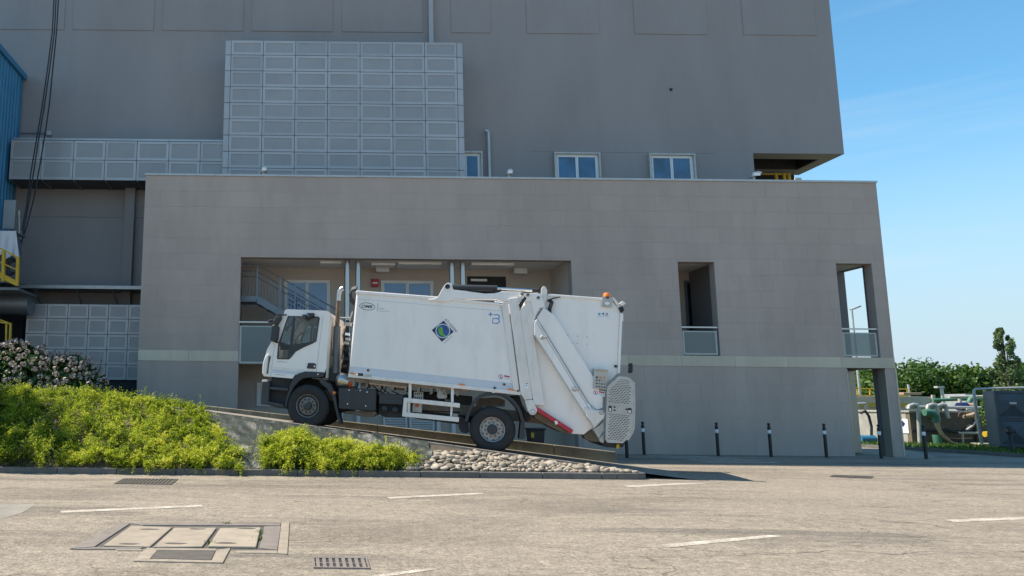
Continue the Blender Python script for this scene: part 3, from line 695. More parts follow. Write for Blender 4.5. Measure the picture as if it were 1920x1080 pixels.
# panel screens of framed perforated sheets
def panel_mesh(w, h, fr):
    m = MB(); t = .04
    for q in ((-w/2, w/2, h/2-fr, h/2), (-w/2, w/2, -h/2, -h/2+fr), (-w/2, -w/2+fr, -h/2+fr, h/2-fr), (w/2-fr, w/2, -h/2+fr, h/2-fr)): m.box(q[0], q[1], 0, t, q[2], q[3])
    a = m.mesh('panel'); a.materials.append(M['panel'])
    m = MB(); m.box(-w/2+fr, w/2-fr, .017, .03, -h/2+fr, h/2-fr); b = m.mesh('perforated_sheet'); b.materials.append(M['perf'])
    return a, b
def screen(name, label, xs, zs, y, depth, fr=.1, strips=True):
    e = empty(name, ((xs[0]+xs[-1])/2, y, zs[0]), label, 'panel screen')
    m = MB(); m.box(xs[0]+.01, xs[-1]-.01, y+.05, y+depth, zs[0]+.01, zs[-1]-.01); m.build('backing', M['panelgap'], e)
    cache = {}
    for i in range(len(xs)-1):
        for j in range(len(zs)-1):
            w, h = round(xs[i+1]-xs[i]-.02, 3), round(zs[j+1]-zs[j]-.02, 3)
            if (w, h) not in cache: cache[(w, h)] = panel_mesh(w, h, fr)
            a, b = cache[(w, h)]
            o = bpy.data.objects.new('panel', a); col.objects.link(o); o.location = ((xs[i]+xs[i+1])/2, y+random.uniform(-.004,.004), (zs[j]+zs[j+1])/2); o.parent = e; o.matrix_parent_inverse = WM[e.name].inverted()
            s_ = bpy.data.objects.new('perforated_sheet', b); col.objects.link(s_); s_.parent = o
    if strips:
        for x0, x1 in ((xs[0]-.23, xs[0]-.01), (xs[-1]+.01, xs[-1]+.23)):
            for j in range(len(zs)-1):
                m = MB(); m.box(x0, x1, y+.02, y+depth, zs[j]+.012, zs[j+1]-.012); m.build('edge_strip', M['panel'], e)
    return e
sy = 29.5
za = [at(640, 50+y/3.6+.6, sy).z for y in (97, 195, 304, 412, 522, 630, 740, 849, 958)]
xa = [at(400+x/3.6, 50+97/3.6, sy).x for x in (122, 340, 556, 773, 991, 1209, 1424, 1642)]
x0, x1 = xa[0], xa[-1]; xa = [x0+(x1-x0)*i/7 for i in range(8)]
zs_ = [za[0]]+[za[1]+(za[8]-za[1])*i/7 for i in range(8)]; zs_.append(2*zs_[-1]-zs_[-2]); zs_ = zs_[::-1]
screen('panel_screen', 'large pale metal panel screen, nine rows of framed perforated panels, above the truck', xa, zs_, sy, 1.45)
dy_ = 29.6
xa = [at(x/3.6, 60+870/3.6, dy_).x for x in (66, 280, 494, 708, 922, 1138, 1350, 1562)]
xa[-1] = at(430, 300, dy_).x
za = [at(200, v, dy_).z for v in (338, 300.5, 264)]
duct = screen('clad_duct_bridge', 'horizontal metal clad duct bridge, two rows of panels, left of the large screen', xa, za, dy_, 1.38, strips=False)
m = MB(); m.box(xa[0]-.02, xa[-1]+.02, dy_+.25, dy_+1.395, za[2]+.1, za[2]+.18); m.build('top_rail', M['coping'], duct)
m = MB(); m.box(xa[0]+.1, xa[-1], dy_+.4, dy_+1.39, za[2]-.005, za[2]+.1); m.build('top_gap_shade', M['void'], duct)  # dark box standing in for the shadow under the top rail
for x in xa[:-1]:
    m = MB(); m.box(x+.03, x+.07, dy_+.06, dy_+1.38, za[0]-.03, za[0]+.008); m.build('underside_rib', M['rail'], duct)
ly = 29.0
xa = [at(x/3, 400+600/3, ly).x for x in (147, 264, 380, 496, 608, 722, 838)]
za = [at(200, 400+v/3, ly).z for v in (937, 852, 767, 681, 594, 512)]
low = screen('low_panel_screen', 'low pale panel screen behind the hydrangea, left of the tiled building', xa, za, ly, .3, fr=.085, strips=False)
m = MB(); m.box(xa[0]-.3, BX0-.02, ly+.1, ly+.4, 1.4, za[0]-.02); m.build('plinth', M['void'], low)
# pilaster, wall joint and thin canopy on the left of the tall wall
a, b = at(231, 450, UY-.3), at(249, 450, UY-.3); m = MB(); m.box(a.x, b.x, UY-.3, UY-.002, 1.4, at(240, 347, UY).z); m.build('pilaster', M['plaster'], ub)
m = MB(); z = at(150, 407, UY).z; m.box(-14, BX0, UY-.006, UY-.0015, z-.015, z+.015); m.build('wall_joint', M['plaster_dark'], ub)
cy = 29.9; a = at(35, 538, cy); b = at(262, 536, cy)
cn = empty('thin_canopy', ((a.x+b.x)/2, cy, a.z), 'thin dark metal canopy with hanging brackets above the low panel screen', 'canopy')
m = MB(); m.box(a.x-.6, BX0-.02, cy-.3, UY-.01, a.z-.05, a.z+.03); m.build('canopy_sheet', M['rail'], cn)
m = MB(); m.box(a.x-.6, BX0-.02, cy-.33, cy-.3, a.z-.09, a.z+.04); m.build('gutter', M['coping'], cn)
for u in (68, 145, 213):
    q = at(u, 545, cy); m = MB(); m.bar((q.x, cy-.2, a.z-.06), (q.x+.2, UY-.02, a.z-1.3), .06, .06); m.build('bracket', M['rail'], cn)

# blue clad building on the far left
p1_, p0_ = at(40, 133, 30.5), at(0, 97, 28.2); bxw = p1_.x
bb = empty('blue_building', (bxw-4, 28, 0), 'blue corrugated metal clad building wall at the left picture edge', 'building')
m = MB(); m.box(bxw-9, bxw-.05, 25.8, 30.9, 8.2, p1_.z-.02); m.build('wall', M['blue'], bb)
y = 25.85
while y < 30.6:
    m = MB(); m.add([(bxw-.052,y,8.2),(bxw-.052,y+.26,8.2),(bxw,y+.20,8.2),(bxw,y+.06,8.2),(bxw-.052,y,p1_.z-.25),(bxw-.052,y+.26,p1_.z-.25),(bxw,y+.20,p1_.z-.25),(bxw,y+.06,p1_.z-.25)], [(0,1,5,4),(1,2,6,5),(2,3,7,6),(3,0,4,7),(0,3,2,1),(4,5,6,7)])
    m.build('corrugation', M['blue'], bb); y += .3
m = MB(); m.box(bxw-9, bxw+.1, 25.75, 30.9, p1_.z-.24, p1_.z); m.build('roof_flashing', M['blue'], bb)
m = MB(); m.box(bxw-9, bxw-.3, 26.0, 30.9, 0, 8.2); m.build('base', M['void'], bb)
# ------------------------------------------------------------------ refuse truck (thing coordinates: x to the rear, y across, z up)
TM = Matrix.Translation(TR0) @ Matrix.Rotation(-YAW, 4, 'Z') @ Matrix.Rotation(TILT, 4, 'Y')
tk = bpy.data.objects.new('garbage_truck', None); col.objects.link(tk); tk.matrix_world = TM
tag(tk, 'white rear loading garbage truck parked nose up on the concrete ramp', 'truck')
TI = TM.inverted()
def T(u, v, off=0.0):
    d = ray(u, v); t = (off + (TR0-EYEV).dot(SV)) / d.dot(SV); p = TI @ (EYEV + d*t); return (p.x, p.z)
def zoom(ox, oy, s): return lambda pts, off=0.0: [T(ox+x/s, oy+y/s, off) for x, y in pts]
ZC = zoom(480, 570, 8.306); ZL = zoom(480, 680, 8.306); ZA = zoom(470, 500, 3); ZM = zoom(640, 680, 6.75)
ZD = zoom(860, 700, 7.2); ZR = zoom(840, 500, 3); ZG = zoom(1070, 680, 6.354); ZH = zoom(640, 470, 4.267); ZB_ = zoom(640, 540, 6)
def plate(name, poly, y0, y1, m_, parent=tk, holes=(), bevel=0, weld=True, seg=2):
    mb = MB(); mb.prism(poly, y0, y1, holes); return mb.build(name, M[m_], parent, bevel=bevel, weld=weld, seg=seg)
def boxy(name, x0, x1, y0, y1, z0, z1, m_, parent=tk, bevel=.012):
    mb = MB(); mb.box(x0, x1, y0, y1, z0, z1); return mb.build(name, M[m_], parent, bevel=bevel)
def inset(poly, d):
    n = len(poly); ar = sum(poly[i][0]*poly[(i+1)%n][1]-poly[(i+1)%n][0]*poly[i][1] for i in range(n)); sg = 1 if ar > 0 else -1; out = []
    for i in range(n):
        a, b, c = Vector(poly[i-1]), Vector(poly[i]), Vector(poly[(i+1)%n])
        n1 = (b-a).normalized(); n2 = (c-b).normalized(); n1 = Vector((-n1.y, n1.x))*sg; n2 = Vector((-n2.y, n2.x))*sg
        bi = (n1+n2).normalized(); k = d/max(.35, bi.dot(n1)); out.append(tuple(b + bi*k))
    return out
CW0, CW1 = .06, 2.42
# --- cab
front = ZC([(425,150),(330,370),(222,600),(165,700),(128,820),(100,930)]) + ZL([(92,60),(93,170),(112,206)])
bottom = ZL([(330,226),(560,246),(600,190),(680,150),(760,133),(1060,150)])
rear = ZC([(1085,1000),(1142,160)])
roof = ZC([(1132,118),(1095,101),(800,90),(480,78),(440,98)])
outline = front + bottom + rear + roof
win = ZC([(490,182),(965,192),(988,212),(935,580),(880,612),(740,672),(610,742),(545,825),(505,862),(330,858),(318,840),(335,650),(347,600),(425,370)])
hole = inset(win, .012)
n = len(outline)
mb = MB()
for y, flip in ((CW0, 0), (CW1, 1)):
    tmp = MB(); tmp.prism(outline, y, y+.001, [hole])
    loops = [outline, hole]; flat = outline + hole
    tris = tessellate_polygon([[Vector((p[0], p[1], 0)) for p in l] for l in loops])
    mb.add([(p[0], y, p[1]) for p in flat], [t for t in tris])
for i in range(n):
    a, b = outline[i], outline[(i+1) % n]
    if i in (0, 1):                                   # windscreen: only the pillars
        for y0, y1 in ((CW0, CW0+.13), (CW1-.13, CW1)): mb.quad((a[0],y0,a[1]), (b[0],y0,b[1]), (b[0],y1,b[1]), (a[0],y1,a[1]))
    else: mb.quad((a[0],CW0,a[1]), (b[0],CW0,b[1]), (b[0],CW1,b[1]), (a[0],CW1,a[1]))
cab = mb.build('cab', M['tw'], tk, weld=True, bevel=.03, seg=3); shade(cab.data, 35)
mb = MB(); a, b, c = outline[0], outline[1], outline[2]
for p, q in ((a, b), (b, c)): mb.quad((p[0]+.02,CW0+.125,p[1]), (q[0]+.02,CW0+.125,q[1]), (q[0]+.02,CW1-.125,q[1]), (p[0]+.02,CW1-.125,p[1]))
mb.build('windscreen', M['tglass'], cab)
rb = rear[0]; rt = rear[1]
boxm = MB(); boxm.add([(rb[0]+.004,CW0+.06,rb[1]-.25),(rb[0]+.004,CW1-.06,rb[1]-.25),(rt[0]+.004,CW1-.06,rt[1]-.02),(rt[0]+.004,CW0+.06,rt[1]-.02),
    (rb[0]+.05,CW0+.12,rb[1]-.25),(rb[0]+.05,CW1-.12,rb[1]-.25),(rt[0]+.05,CW1-.12,rt[1]-.1),(rt[0]+.05,CW0+.12,rt[1]-.1)], [(4,5,6,7),(0,4,7,3),(1,2,6,5),(3,7,6,2),(0,1,5,4)])
boxm.build('cab_rear_panel', M['cabrear'], cab, bevel=.02)
for yy in (.42, 1.9):
    q = rear[0]; boxy('vent_slot', q[0]+.055, q[0]+.075, yy, yy+.07, q[1]+.35, q[1]+.75, 'tgrey', cab, 0)
g1 = ZC([(500,198),(576,192),(520,632),(372,600),(440,360)]); g2 = ZC([(606,192),(958,204),(972,218),(925,578),(566,628)]); g3 = ZC([(352,662),(508,662),(486,842),(338,842)])
for y0, y1, gy in ((CW0-.014, CW0+.012, CW0), (CW1-.012, CW1+.014, CW1)):
    tr_ = plate('window_trim', win, y0, y1, 'tgrey', cab, [g1, g2, g3])
    for g_, nm in ((g1, 'quarter_window'), (g2, 'side_window'), (g3, 'low_window')): plate(nm, inset(g_, -.004), gy-.003, gy+.003, 'tglass', cab, weld=False)
plate('low_window_shade', ZC([(375,645),(515,645),(512,712),(372,712)]), CW0-.018, CW0-.0145, 'under', cab)
# seams, handle, grille slot, lettering line
def seam(pts, w=.009, name='door_seam', m_='grprint', y=CW0-.0035):
    mb = MB()
    for a, b in zip(pts[:-1], pts[1:]):
        d = Vector((b[0]-a[0], b[1]-a[1])).normalized(); nx, nz_ = -d.y*w/2, d.x*w/2
        mb.quad((a[0]+nx,y,a[1]+nz_), (b[0]+nx,y,b[1]+nz_), (b[0]-nx,y,b[1]-nz_), (a[0]-nx,y,a[1]-nz_))
    return mb.build(name, M[m_], cab)
seam(ZC([(282,625),(225,1075)]) + ZL([(216,205)])); seam(ZC([(1037,178),(930,1062)])); seam(ZC([(318,893),(475,908)]), .012)
seam(ZL([(285,182),(440,193)]), .012, 'lettering'); 
for y0 in (75, 125): seam(ZL([(245,y0),(920,y0+62)]), .05 if y0 == 75 else .09, 'pale_stripe', 'tw2' if y0 == 75 else 'tblue', CW0-.002)
hd = plate('door_handle', ZC([(806,916),(918,922),(926,940),(918,1010),(790,1002),(786,985)]), CW0-.03, CW0+.02, 'tgrey', cab, bevel=.012)
plate('lock', ZC([(898,960),(912,960),(912,980),(898,980)]), CW0-.036, CW0-.031, 'chrome', hd)
plate('grille_slot', ZC([(195,808),(222,812)])+ZL([(196,20),(178,172),(162,172),(176,60)]), CW0-.02, CW0+.02, 'tgrey', cab, bevel=.006)
# corner air deflector at the nose
plate('nose_corner', ZC([(205,770),(188,800)])+ZL([(172,0),(150,185),(112,204),(92,165),(94,60)])+ZC([(112,880),(150,800)]), CW0-.035, CW0+.05, 'tw', cab, bevel=.02)
# interior
bx = ZC([(620,560),(900,560),(760,300)]); fl = ZL([(300,120)])[0][1]
for y in (.35, 1.45):
    sx = ZC([(800,560)])[0]; mb = MB(); mb.box(sx[0]-.35, sx[0]+.18, y, y+.55, sx[1]-.45, sx[1]-.25); mb.box(sx[0]+.05, sx[0]+.22, y, y+.55, sx[1]-.25, sx[1]+.38)
    se = mb.build('seat', M['seat'], cab, bevel=.05); mb = MB(); mb.box(sx[0]+.08, sx[0]+.18, y+.15, y+.4, sx[1]+.42, sx[1]+.62); mb.build('headrest', M['seat'], se, bevel=.04)
sw = ZC([(600,560)])[0]; mb = MB(); ring = [(sw[0]-.04+.1*math.sin(a), .62+.24*math.cos(a), sw[1]+.05+.2*math.sin(a)) for a in np.linspace(0, 2*math.pi, 21)]; mb.tube(ring, .018, 6); mb.tube([(sw[0]-.04,.62,sw[1]+.05),(sw[0]-.35,.62,sw[1]-.3)], .03, 6); mb.build('steering_wheel', M['black'], cab)
mb = MB(); dx = ZC([(420,600)])[0]; mb.box(dx[0]-.1, dx[0]+.2, .3, 2.2, dx[1]-.55, dx[1]-.08); mb.build('dashboard', M['trim'], cab, bevel=.05)
mb = MB(); rf = ZC([(560,195),(960,240)]); mb.box(rf[0][0], rf[1][0]+.1, .12, 2.35, rf[0][1]+.03, rf[0][1]+.08); mb.box(rf[1][0]+.12, rf[1][0]+.15, .7, 1.8, sx[1]-.5, rf[0][1]+.03); mb.build('headliner', M['trim'], cab)
# mirrors
def mirror(name, poly, y0, y1, m_='tgrey'): return plate(name, poly, y0, y1, m_, tk, bevel=.025, seg=3)
for s_, y0 in ((1, -.12), (-1, 2.42)):
    y1 = y0 + .18
    mi = mirror('mirror', ZC([(300,325),(355,340),(366,380),(345,560),(300,598),(250,585),(232,555),(262,340)]), y0, y1)
    mirror('wide_mirror', ZC([(330,190),(408,196),(400,240),(350,312),(285,305),(275,280)]), y0, y1)
    plate('mirror_cap', ZC([(342,150),(398,158),(405,186),(325,190)]), y0+.02, y1-.02, 'tgrey2', tk, bevel=.01)
    a = ZC([(350,170),(470,165),(300,590),(430,615)]); mb = MB(); yy = (y0+y1)/2; ye = CW0 if s_ > 0 else CW1
    mb.tube([(a[0][0],yy,a[0][1]),(a[1][0],ye,a[1][1])], .02, 6); mb.tube([(a[2][0],yy,a[2][1]),(a[3][0],ye,a[3][1])], .022, 6); mb.build('mirror_arm', M['tgrey'], tk)
fm = plate('front_mirror', ZC([(178,265),(215,235),(285,235),(290,262),(250,285),(180,285)]), .0, .28, 'tgrey', tk, bevel=.02)
plate('kerb_mirror', ZC([(735,172),(800,168),(805,215),(790,250),(748,238)]), -.16, .02, 'tgrey2', tk, bevel=.015)
plate('kerb_mirror_arm', ZC([(795,145),(912,145),(905,185),(860,215),(800,240),(835,185)]), -.1, CW0, 'tgrey', tk, bevel=.01)
# bumper, steps, front mudguard
plate('bumper', ZL([(92,280),(110,268),(172,276),(205,305),(188,660),(62,655),(66,520)]), .03, 2.45, 'tgrey2', tk, bevel=.03, seg=3)
plate('bumper_pale_top', ZL([(85,282),(100,264),(150,262),(176,278),(174,296),(88,296)]), .022, .3, 'tw2', tk, bevel=.015)  # pale plate along the bumper top
stp = plate('step_well', ZL([(205,215),(560,248),(505,400),(470,560),(440,668),(180,640)]), .26, .34, 'under', tk)
for a, b in (((205,372),(492,398)), ((185,600),(425,652))):
    p, q = ZL([a, b]); mb = MB(); mb.add([(p[0],.05,p[1]),(q[0],.05,q[1]),(q[0],.27,q[1]),(p[0],.27,p[1]),(p[0],.05,p[1]-.07),(q[0],.05,q[1]-.07),(q[0],.27,q[1]-.07),(p[0],.27,p[1]-.07)], [(0,1,2,3),(7,6,5,4),(0,4,5,1),(1,5,6,2),(2,6,7,3),(3,7,4,0)]); mb.build('step', M['tgrey2'], stp, bevel=.008)
plate('step_side', ZL([(172,640),(420,668),(455,720),(330,705),(170,658)]), .06, .5, 'under', tk, bevel=.01)
out_ = [(440,700),(478,520),(520,380),(580,240),(650,170),(760,136),(900,140),(1060,162),(1050,215),(990,225)]
in_ = [(985,235),(850,228),(740,240),(660,290),(590,370),(530,480),(490,590),(472,700)]
fg = plate('front_mudguard', ZL(out_+in_), .02, .48, 'tgrey', tk, bevel=.01)
plate('rivet', ZL([(955,172),(970,172),(970,188),(955,188)]), .012, .019, 'chrome', fg, weld=False)
plate('rear_splash_guard', ZL([(965,262),(1060,268),(1160,350),(1230,480),(1262,700),(1320,950),(1285,962),(1228,720),(1180,520),(1100,400),(1010,330)]), .04, .46, 'tgrey', tk, bevel=.008)
lm = ZL([(1215,468)])[0]; mb = MB(); mb.lathe([(0,-.03),(.03,-.03),(.04,-.01),(.04,.05)], (lm[0], .02, lm[1]), 'Y', 14); mb.build('side_marker', M['orange'], tk, smooth=True)
# --- chassis
def c0(pts): return ZM(pts, .5)
for y in (.72, 1.65):
    a, b = T(600, 712, .72), T(985, 752, .72); mb = MB(); mb.bar((a[0]-1.6,y,.86), (b[0]+.5,y,.86), .09, .26); mb.build('chassis_rail', M['chassis'], tk)
sf = plate('subframe', ZM([(60,170),(1640,318),(1640,365),(60,235)]), .12, .2, 'chassis', tk)
for i in range(9):
    x = sf.data.vertices[0].co.x if False else ZM([(150+165*i, 245+15.3*i)])[0]; mb = MB(); mb.box(x[0]-.03, x[0]+.03, .1, .7, x[1]-.1, x[1]+.06); mb.build('cross_bracket', M['chassis'], tk)
def cover(name, pts, y0, y1, m_, bv=.02): return plate(name, ZM(pts), y0, y1, m_, tk, bevel=bv)
bt = cover('battery_box', [(-40,312),(425,335),(440,360),(432,600),(415,615),(-40,585)], .06, .62, 'tgrey', .03)
for q in ((95,346),(235,350),(322,372),(75,522),(305,548)):
    p = ZM([q])[0]; mb = MB(); mb.lathe([(0,-.012),(.016,-.008),(.018,0)], (p[0], .058, p[1]), 'Y', 8); mb.build('rivet', M['chrome'], bt)
cover('rusty_tray', [(40,612),(425,618),(438,640),(400,685),(300,690),(30,640)], .15, .6, 'rust', .01)
cover('toolbox', [(475,385),(775,402),(780,420),(772,535),(468,518)], .1, .6, 'tgrey', .02)
for q, r in (((538,582), .085), ((676,598), .085)):
    p = ZM([q])[0]; mb = MB(); mb.lathe([(0,-.05),(r*.6,-.04),(r,.0),(r,.9)], (p[0], .14, p[1]), 'Y', 20); at_ = mb.build('air_tank', M['tgrey'], tk, smooth=True)
cover('tank_cradle', [(450,500),(800,520),(800,640),(770,700),(520,690),(452,640)], .3, .9, 'under', .02)
cover('rear_underbody', [(840,340),(1660,420),(1660,760),(1480,790),(900,712),(850,660)], .75, 1.6, 'under', 0)
for pts, m_ in (([(918,365),(1035,372),(1035,462),(915,452)], 'guardm'), ([(905,512),(1022,520),(1018,636),(892,622)], 'guardm'), ([(1215,345),(1335,350),(1340,440),(1320,456),(1225,452),(1210,430)], 'guardm'), ([(1310,460),(1375,470),(1375,490),(1310,482)], 'chassis'), ([(1415,640),(1480,650),(1480,700),(1412,690)], 'guardm'), ([(290,195),(350,200),(350,300),(245,290),(250,245),(290,240)], 'chassis'), ([(700,262),(780,270),(780,350),(690,345)], 'chassis')):
    plate('valve_block', ZM(pts, .3), .3, .55, m_, tk, bevel=.01)
for i in range(4):
    q = ZM([(938+26*i, 395), (938+26*i, 440)], .3); 
    for p in q: mb = MB(); mb.box(p[0]-.012, p[0]+.012, .285, .299, p[1]-.02, p[1]+.02); mb.build('valve_knob', M['under'], tk)
p = ZM([(958,540)], .26)[0]; mb = MB(); mb.lathe([(0,-.03),(.045,-.025),(.05,0)], (p[0], .3, p[1]), 'Y', 12); mb.build('isolator_switch', M['redor'], tk)
p, q = ZM([(350,262),(830,315)], .1); mb = MB(); mb.tube([(p[0],.1,p[1]),(q[0],.1,q[1])], .025, 8); mb.build('pipe', M['hose'], tk)
for a, b in (((1128,392), .03), ((1150,580), .02), ((1085,408), .02)):
    p = ZM([a], .7)[0]; mb = MB(); mb.lathe([(0,-.02),(b,-.015),(b,.05)], (p[0], .72, p[1]), 'Y', 8); mb.build('bolt_head', M['chrome'], tk)
for k in range(10):        # loose hoses and brake lines under the body
    a = ZM([(random.uniform(60,1500), random.uniform(230,420))], .4)[0]; b = ZM([(random.uniform(300,1550), random.uniform(330,640))], .5)[0]
    mb = MB(); mb.tube([(a[0],.4,a[1]),((a[0]*2+b[0])/3,.38,min(a[1],b[1])-.08),((a[0]+2*b[0])/3,.5,b[1]-.05),(b[0],.6,b[1])], .014, 5); mb.build('brake_hose', M['black'], tk)
# side guard
sg = plate('side_guard', ZM([(790,442),(1500,514),(1500,570),(832,502),(826,628),(1490,692),(1486,752),(768,680)]), .0, .05, 'tw2', tk, bevel=.008)
for q in ([(850,258),(886,262),(884,452),(848,448)], [(1388,318),(1422,322),(1420,508),(1386,504)], [(836,500),(872,505),(866,632),(832,628)], [(1382,560),(1408,562),(1402,690),(1376,688)]):
    plate('guard_post', ZM(q), .052, .09, 'tw2', tk)
for q in ([(855,252),(945,258),(945,272),(855,266)], [(1362,308),(1452,316),(1452,330),(1362,322)]): plate('guard_bracket', ZM(q), .03, .1, 'tw2', tk)
# --- exhaust stack
EX = .32
pts = ZA([(478,600),(482,480),(486,335)], EX); mb = MB(); mb.tube([(p[0],EX,p[1]) for p in pts], .095, 16); mb.build('exhaust_guard', M['exh'], tk, smooth=True)
pts = ZA([(487,335),(491,260),(494,190)], EX); mb = MB(); mb.tube([(p[0],EX,p[1]) for p in pts], .06, 14); mb.build('exhaust_pipe', M['rust'], tk, smooth=True)
pts = ZA([(494,192),(495,165),(500,140),(512,125),(522,121)], EX); mb = MB(); mb.tube([(p[0],EX,p[1]) for p in pts], [.062,.063,.064,.064,.06], 14, cap=False); mb.build('exhaust_tip', M['silver'], tk, smooth=True)
pts = ZL([(1262,250),(1300,262),(1380,288),(1450,312)], .25); mb = MB(); mb.tube([(p[0],.24,p[1]) for p in pts], [.14,.2,.19,.13], 18); mb.build('muffler', M['silver'], tk, smooth=True)
a = ZA([(540,650),(588,652),(602,654)], .3); mb = MB(); mb.tube([(a[0][0],.34,a[0][1]),(a[1][0],.34,a[1][1])], .165, 18); cn_ = mb.build('canister', M['redor'], tk, smooth=True); mb = MB(); mb.tube([(a[1][0],.34,a[1][1]),(a[2][0],.34,a[2][1])], .166, 18); mb.build('canister_band', M['cyan'], cn_, smooth=True)
plate('exhaust_bracket', ZA([(455,560),(490,590),(500,650),(440,640),(425,610)], .3), .28, .4, 'under', tk)
# hoses and hydraulic clutter between cab and body
a = ZA([(538,240),(548,560)], .6)
plate('hydraulic_frame', ZA([(536,300),(556,300),(545,600),(505,600),(512,545),(525,520)], .7), .7, .8, 'under', tk)
for k in range(14):
    u = random.uniform(515,552); v0 = random.uniform(310,420); yv = random.uniform(.35,1.6)
    p, q, r_ = ZA([(u+8, v0), (u-10, v0+60), (u+2, v0+140)], yv); mb = MB(); mb.tube([(p[0],yv,p[1]),(q[0],yv,q[1]),(r_[0],yv+.1,r_[1])], random.uniform(.012,.026), 6); mb.build('hydraulic_hose', M[random.choice(('black','black','galv','chassis'))], tk)
for (u, v, m_) in ((552,325,'galv'),(545,408,'coping'),(536,430,'guardm'),(540,470,'under'),(528,560,'rust'),(535,520,'under'),(543,380,'chrome')):
    p = ZA([(u, v)], .5)[0]; boxy('fitting', p[0]-.06, p[0]+.06, .45, .6, p[1]-.04, p[1]+.04, m_)
p, q, r_ = ZA([(505,288),(562,288),(575,255)], .2); mb = MB(); mb.tube([(p[0],.2,p[1]),(q[0],.2,q[1])], .02, 8); mb.tube([(q[0]-.02,.2,q[1]-.08),(r_[0],.12,r_[1])], .018, 8); mb.build('bulkhead_rail', M['galv'], tk)
for k in range(5):
    p = ZA([(598,128),(572,135),(560,160),(566,195),(585,215)], .3+.18*k); mb = MB(); mb.tube([(q[0],.25+.2*k,q[1]+.02*k) for q in p], .032, 7); mb.build('roof_hose', M['black'], tk, smooth=True)
# --- compactor body
BY0, BY1 = .0, 2.5
body = plate('compactor_body', [T(668,547), T(653,704), T(976,738), T(940,570)], BY0, BY1, 'tw', tk, bevel=.045, seg=4); shade(body.data, 30)
plate('lower_strip', [T(656,686.5), T(653.3,703), T(974,736), T(970,719.5)], -.006, .0, 'tblue', tk)  # thin pale blue strip low on the body side
plate('bottom_rail', [T(653.5,700), T(652.5,707), T(977,741), T(975.5,733.5)], -.03, .0, 'tw2', tk, bevel=.008)
plate('roof_rail', [T(668,544.6), T(666.8,551), T(828,563.5), T(828,556.8)], -.03, .05, 'tw', tk, bevel=.02, seg=3)
plate('roof_rail', [T(846,559.2), T(846,563.6), T(938,573.5), T(938,568.6)], -.03, .05, 'tw', tk, bevel=.015, seg=3)
seam([T(664,560), T(938,583)], .006, 'weld_line', 'grprint', -.0022)
for (u, v, w) in ((662,700.5,12),(866,721.2,13),(958,730.4,13.5)):
    q = [T(u-w/2,v-1), T(u-w/2+2,v-2), T(u+w/2-2,v-.6), T(u+w/2,v+.6), T(u+w/2-2,v+1.8), T(u-w/2+2,v+.8)]; plate('side_marker', q, -.05, -.028, 'orange', tk, bevel=.004)
plate('warning_plate', ZM([(290,145),(385,150),(388,185),(290,180)]), -.036, -.031, 'guardm', tk); plate('warning_plate', ZM([(215,132),(280,138),(280,172),(212,168)]), -.036, -.031, 'tgrey', tk)
p = ZM([(340,97)])[0]; mb = MB(); mb.lathe([(0,-.012),(.03,-.01),(.035,0)], (p[0],-.0065,p[1]), 'Y', 12); mb.build('cap', M['rust'], tk)
for q in ((485,198),(614,150),(800,235)): p = ZD([q])[0]; boxy('rubber_stop', p[0]-.025, p[0]+.025, -.06, -.007, p[1]-.025, p[1]+.025, 'black')
for (u, v) in ((680,585),(700,690)): pass
# --- prints on the side
def ring(name, c, rx, rz, w, y, m_, parent=body, tilt=0, n=40):
    mb = MB(); vs = []
    for k in range(n):
        a = 2*math.pi*k/n
        for r_ in (0, w): x, z = (rx-r_)*math.cos(a), (rz-r_)*math.sin(a); vs.append((c[0]+x*math.cos(tilt)-z*math.sin(tilt), y, c[1]+x*math.sin(tilt)+z*math.cos(tilt)))
    mb.add(vs, [(2*k, 2*((k+1)%n), 2*((k+1)%n)+1, 2*k+1) for k in range(n)]); return mb.build(name, M[m_], parent)
def disc(name, c, rx, rz, y, m_, parent=body, n=32):
    mb = MB(); mb.add([(c[0]+rx*math.cos(2*math.pi*k/n), y, c[1]+rz*math.sin(2*math.pi*k/n)) for k in range(n)], [tuple(range(n))]); return mb.build(name, M[m_], parent)
def flat(name, poly, y, m_, parent=body): mb = MB(); mb.add([(p[0], y, p[1]) for p in poly], [tuple(range(len(poly)))]); return mb.build(name, M[m_], parent)
def text(name, s_, p0, p1, h, y, m_, parent=body, shear=0, bold=0, align='CENTER'):   # p0->p1 baseline in x,z, text stretched to fit
    cu = bpy.data.curves.new(name, 'FONT'); cu.body = s_; cu.size = 1; cu.shear = shear; cu.offset = bold; cu.resolution_u = 3
    tmp = bpy.data.objects.new('tmp', cu); me = bpy.data.meshes.new_from_object(tmp); bpy.data.objects.remove(tmp)
    xs_ = [v.co.x for v in me.vertices]; ys_ = [v.co.y for v in me.vertices]; x0, x1, y0, y1 = min(xs_), max(xs_), min(ys_), max(ys_)
    d = Vector((p1[0]-p0[0], p1[1]-p0[1])); L = d.length; d.normalize(); nn = Vector((-d.y, d.x))
    for v in me.vertices:
        a, b = (v.co.x-x0)/(x1-x0)*L, (v.co.y-y0)/(y1-y0)*h; v.co = (p0[0]+d.x*a+nn.x*b, y, p0[1]+d.y*a+nn.y*b)
    me.materials.clear(); return link(name, me, M[m_], parent)
zo = zoom(660, 555, 21.333); c = zo([(612,418)])[0]; tl = -R(2)
ring('oval_emblem', c, .205, .098, .013, -.003, 'dkgreen', tilt=tl)
p, q = zo([(375,462),(815,490)]); text('lettering', 'OMB', p, q, .077, -.003, 'dkgreen', shear=.25, bold=.022)
flat('print_bar', zo([(1032,285),(1058,285),(1024,612),(1004,612)]), -.003, 'grprint')
p, q = zo([(1095,512),(1300,522)]); flat('lettering', [p, q, (q[0], q[1]+.012), (p[0], p[1]+.012)], -.003, 'grprint')
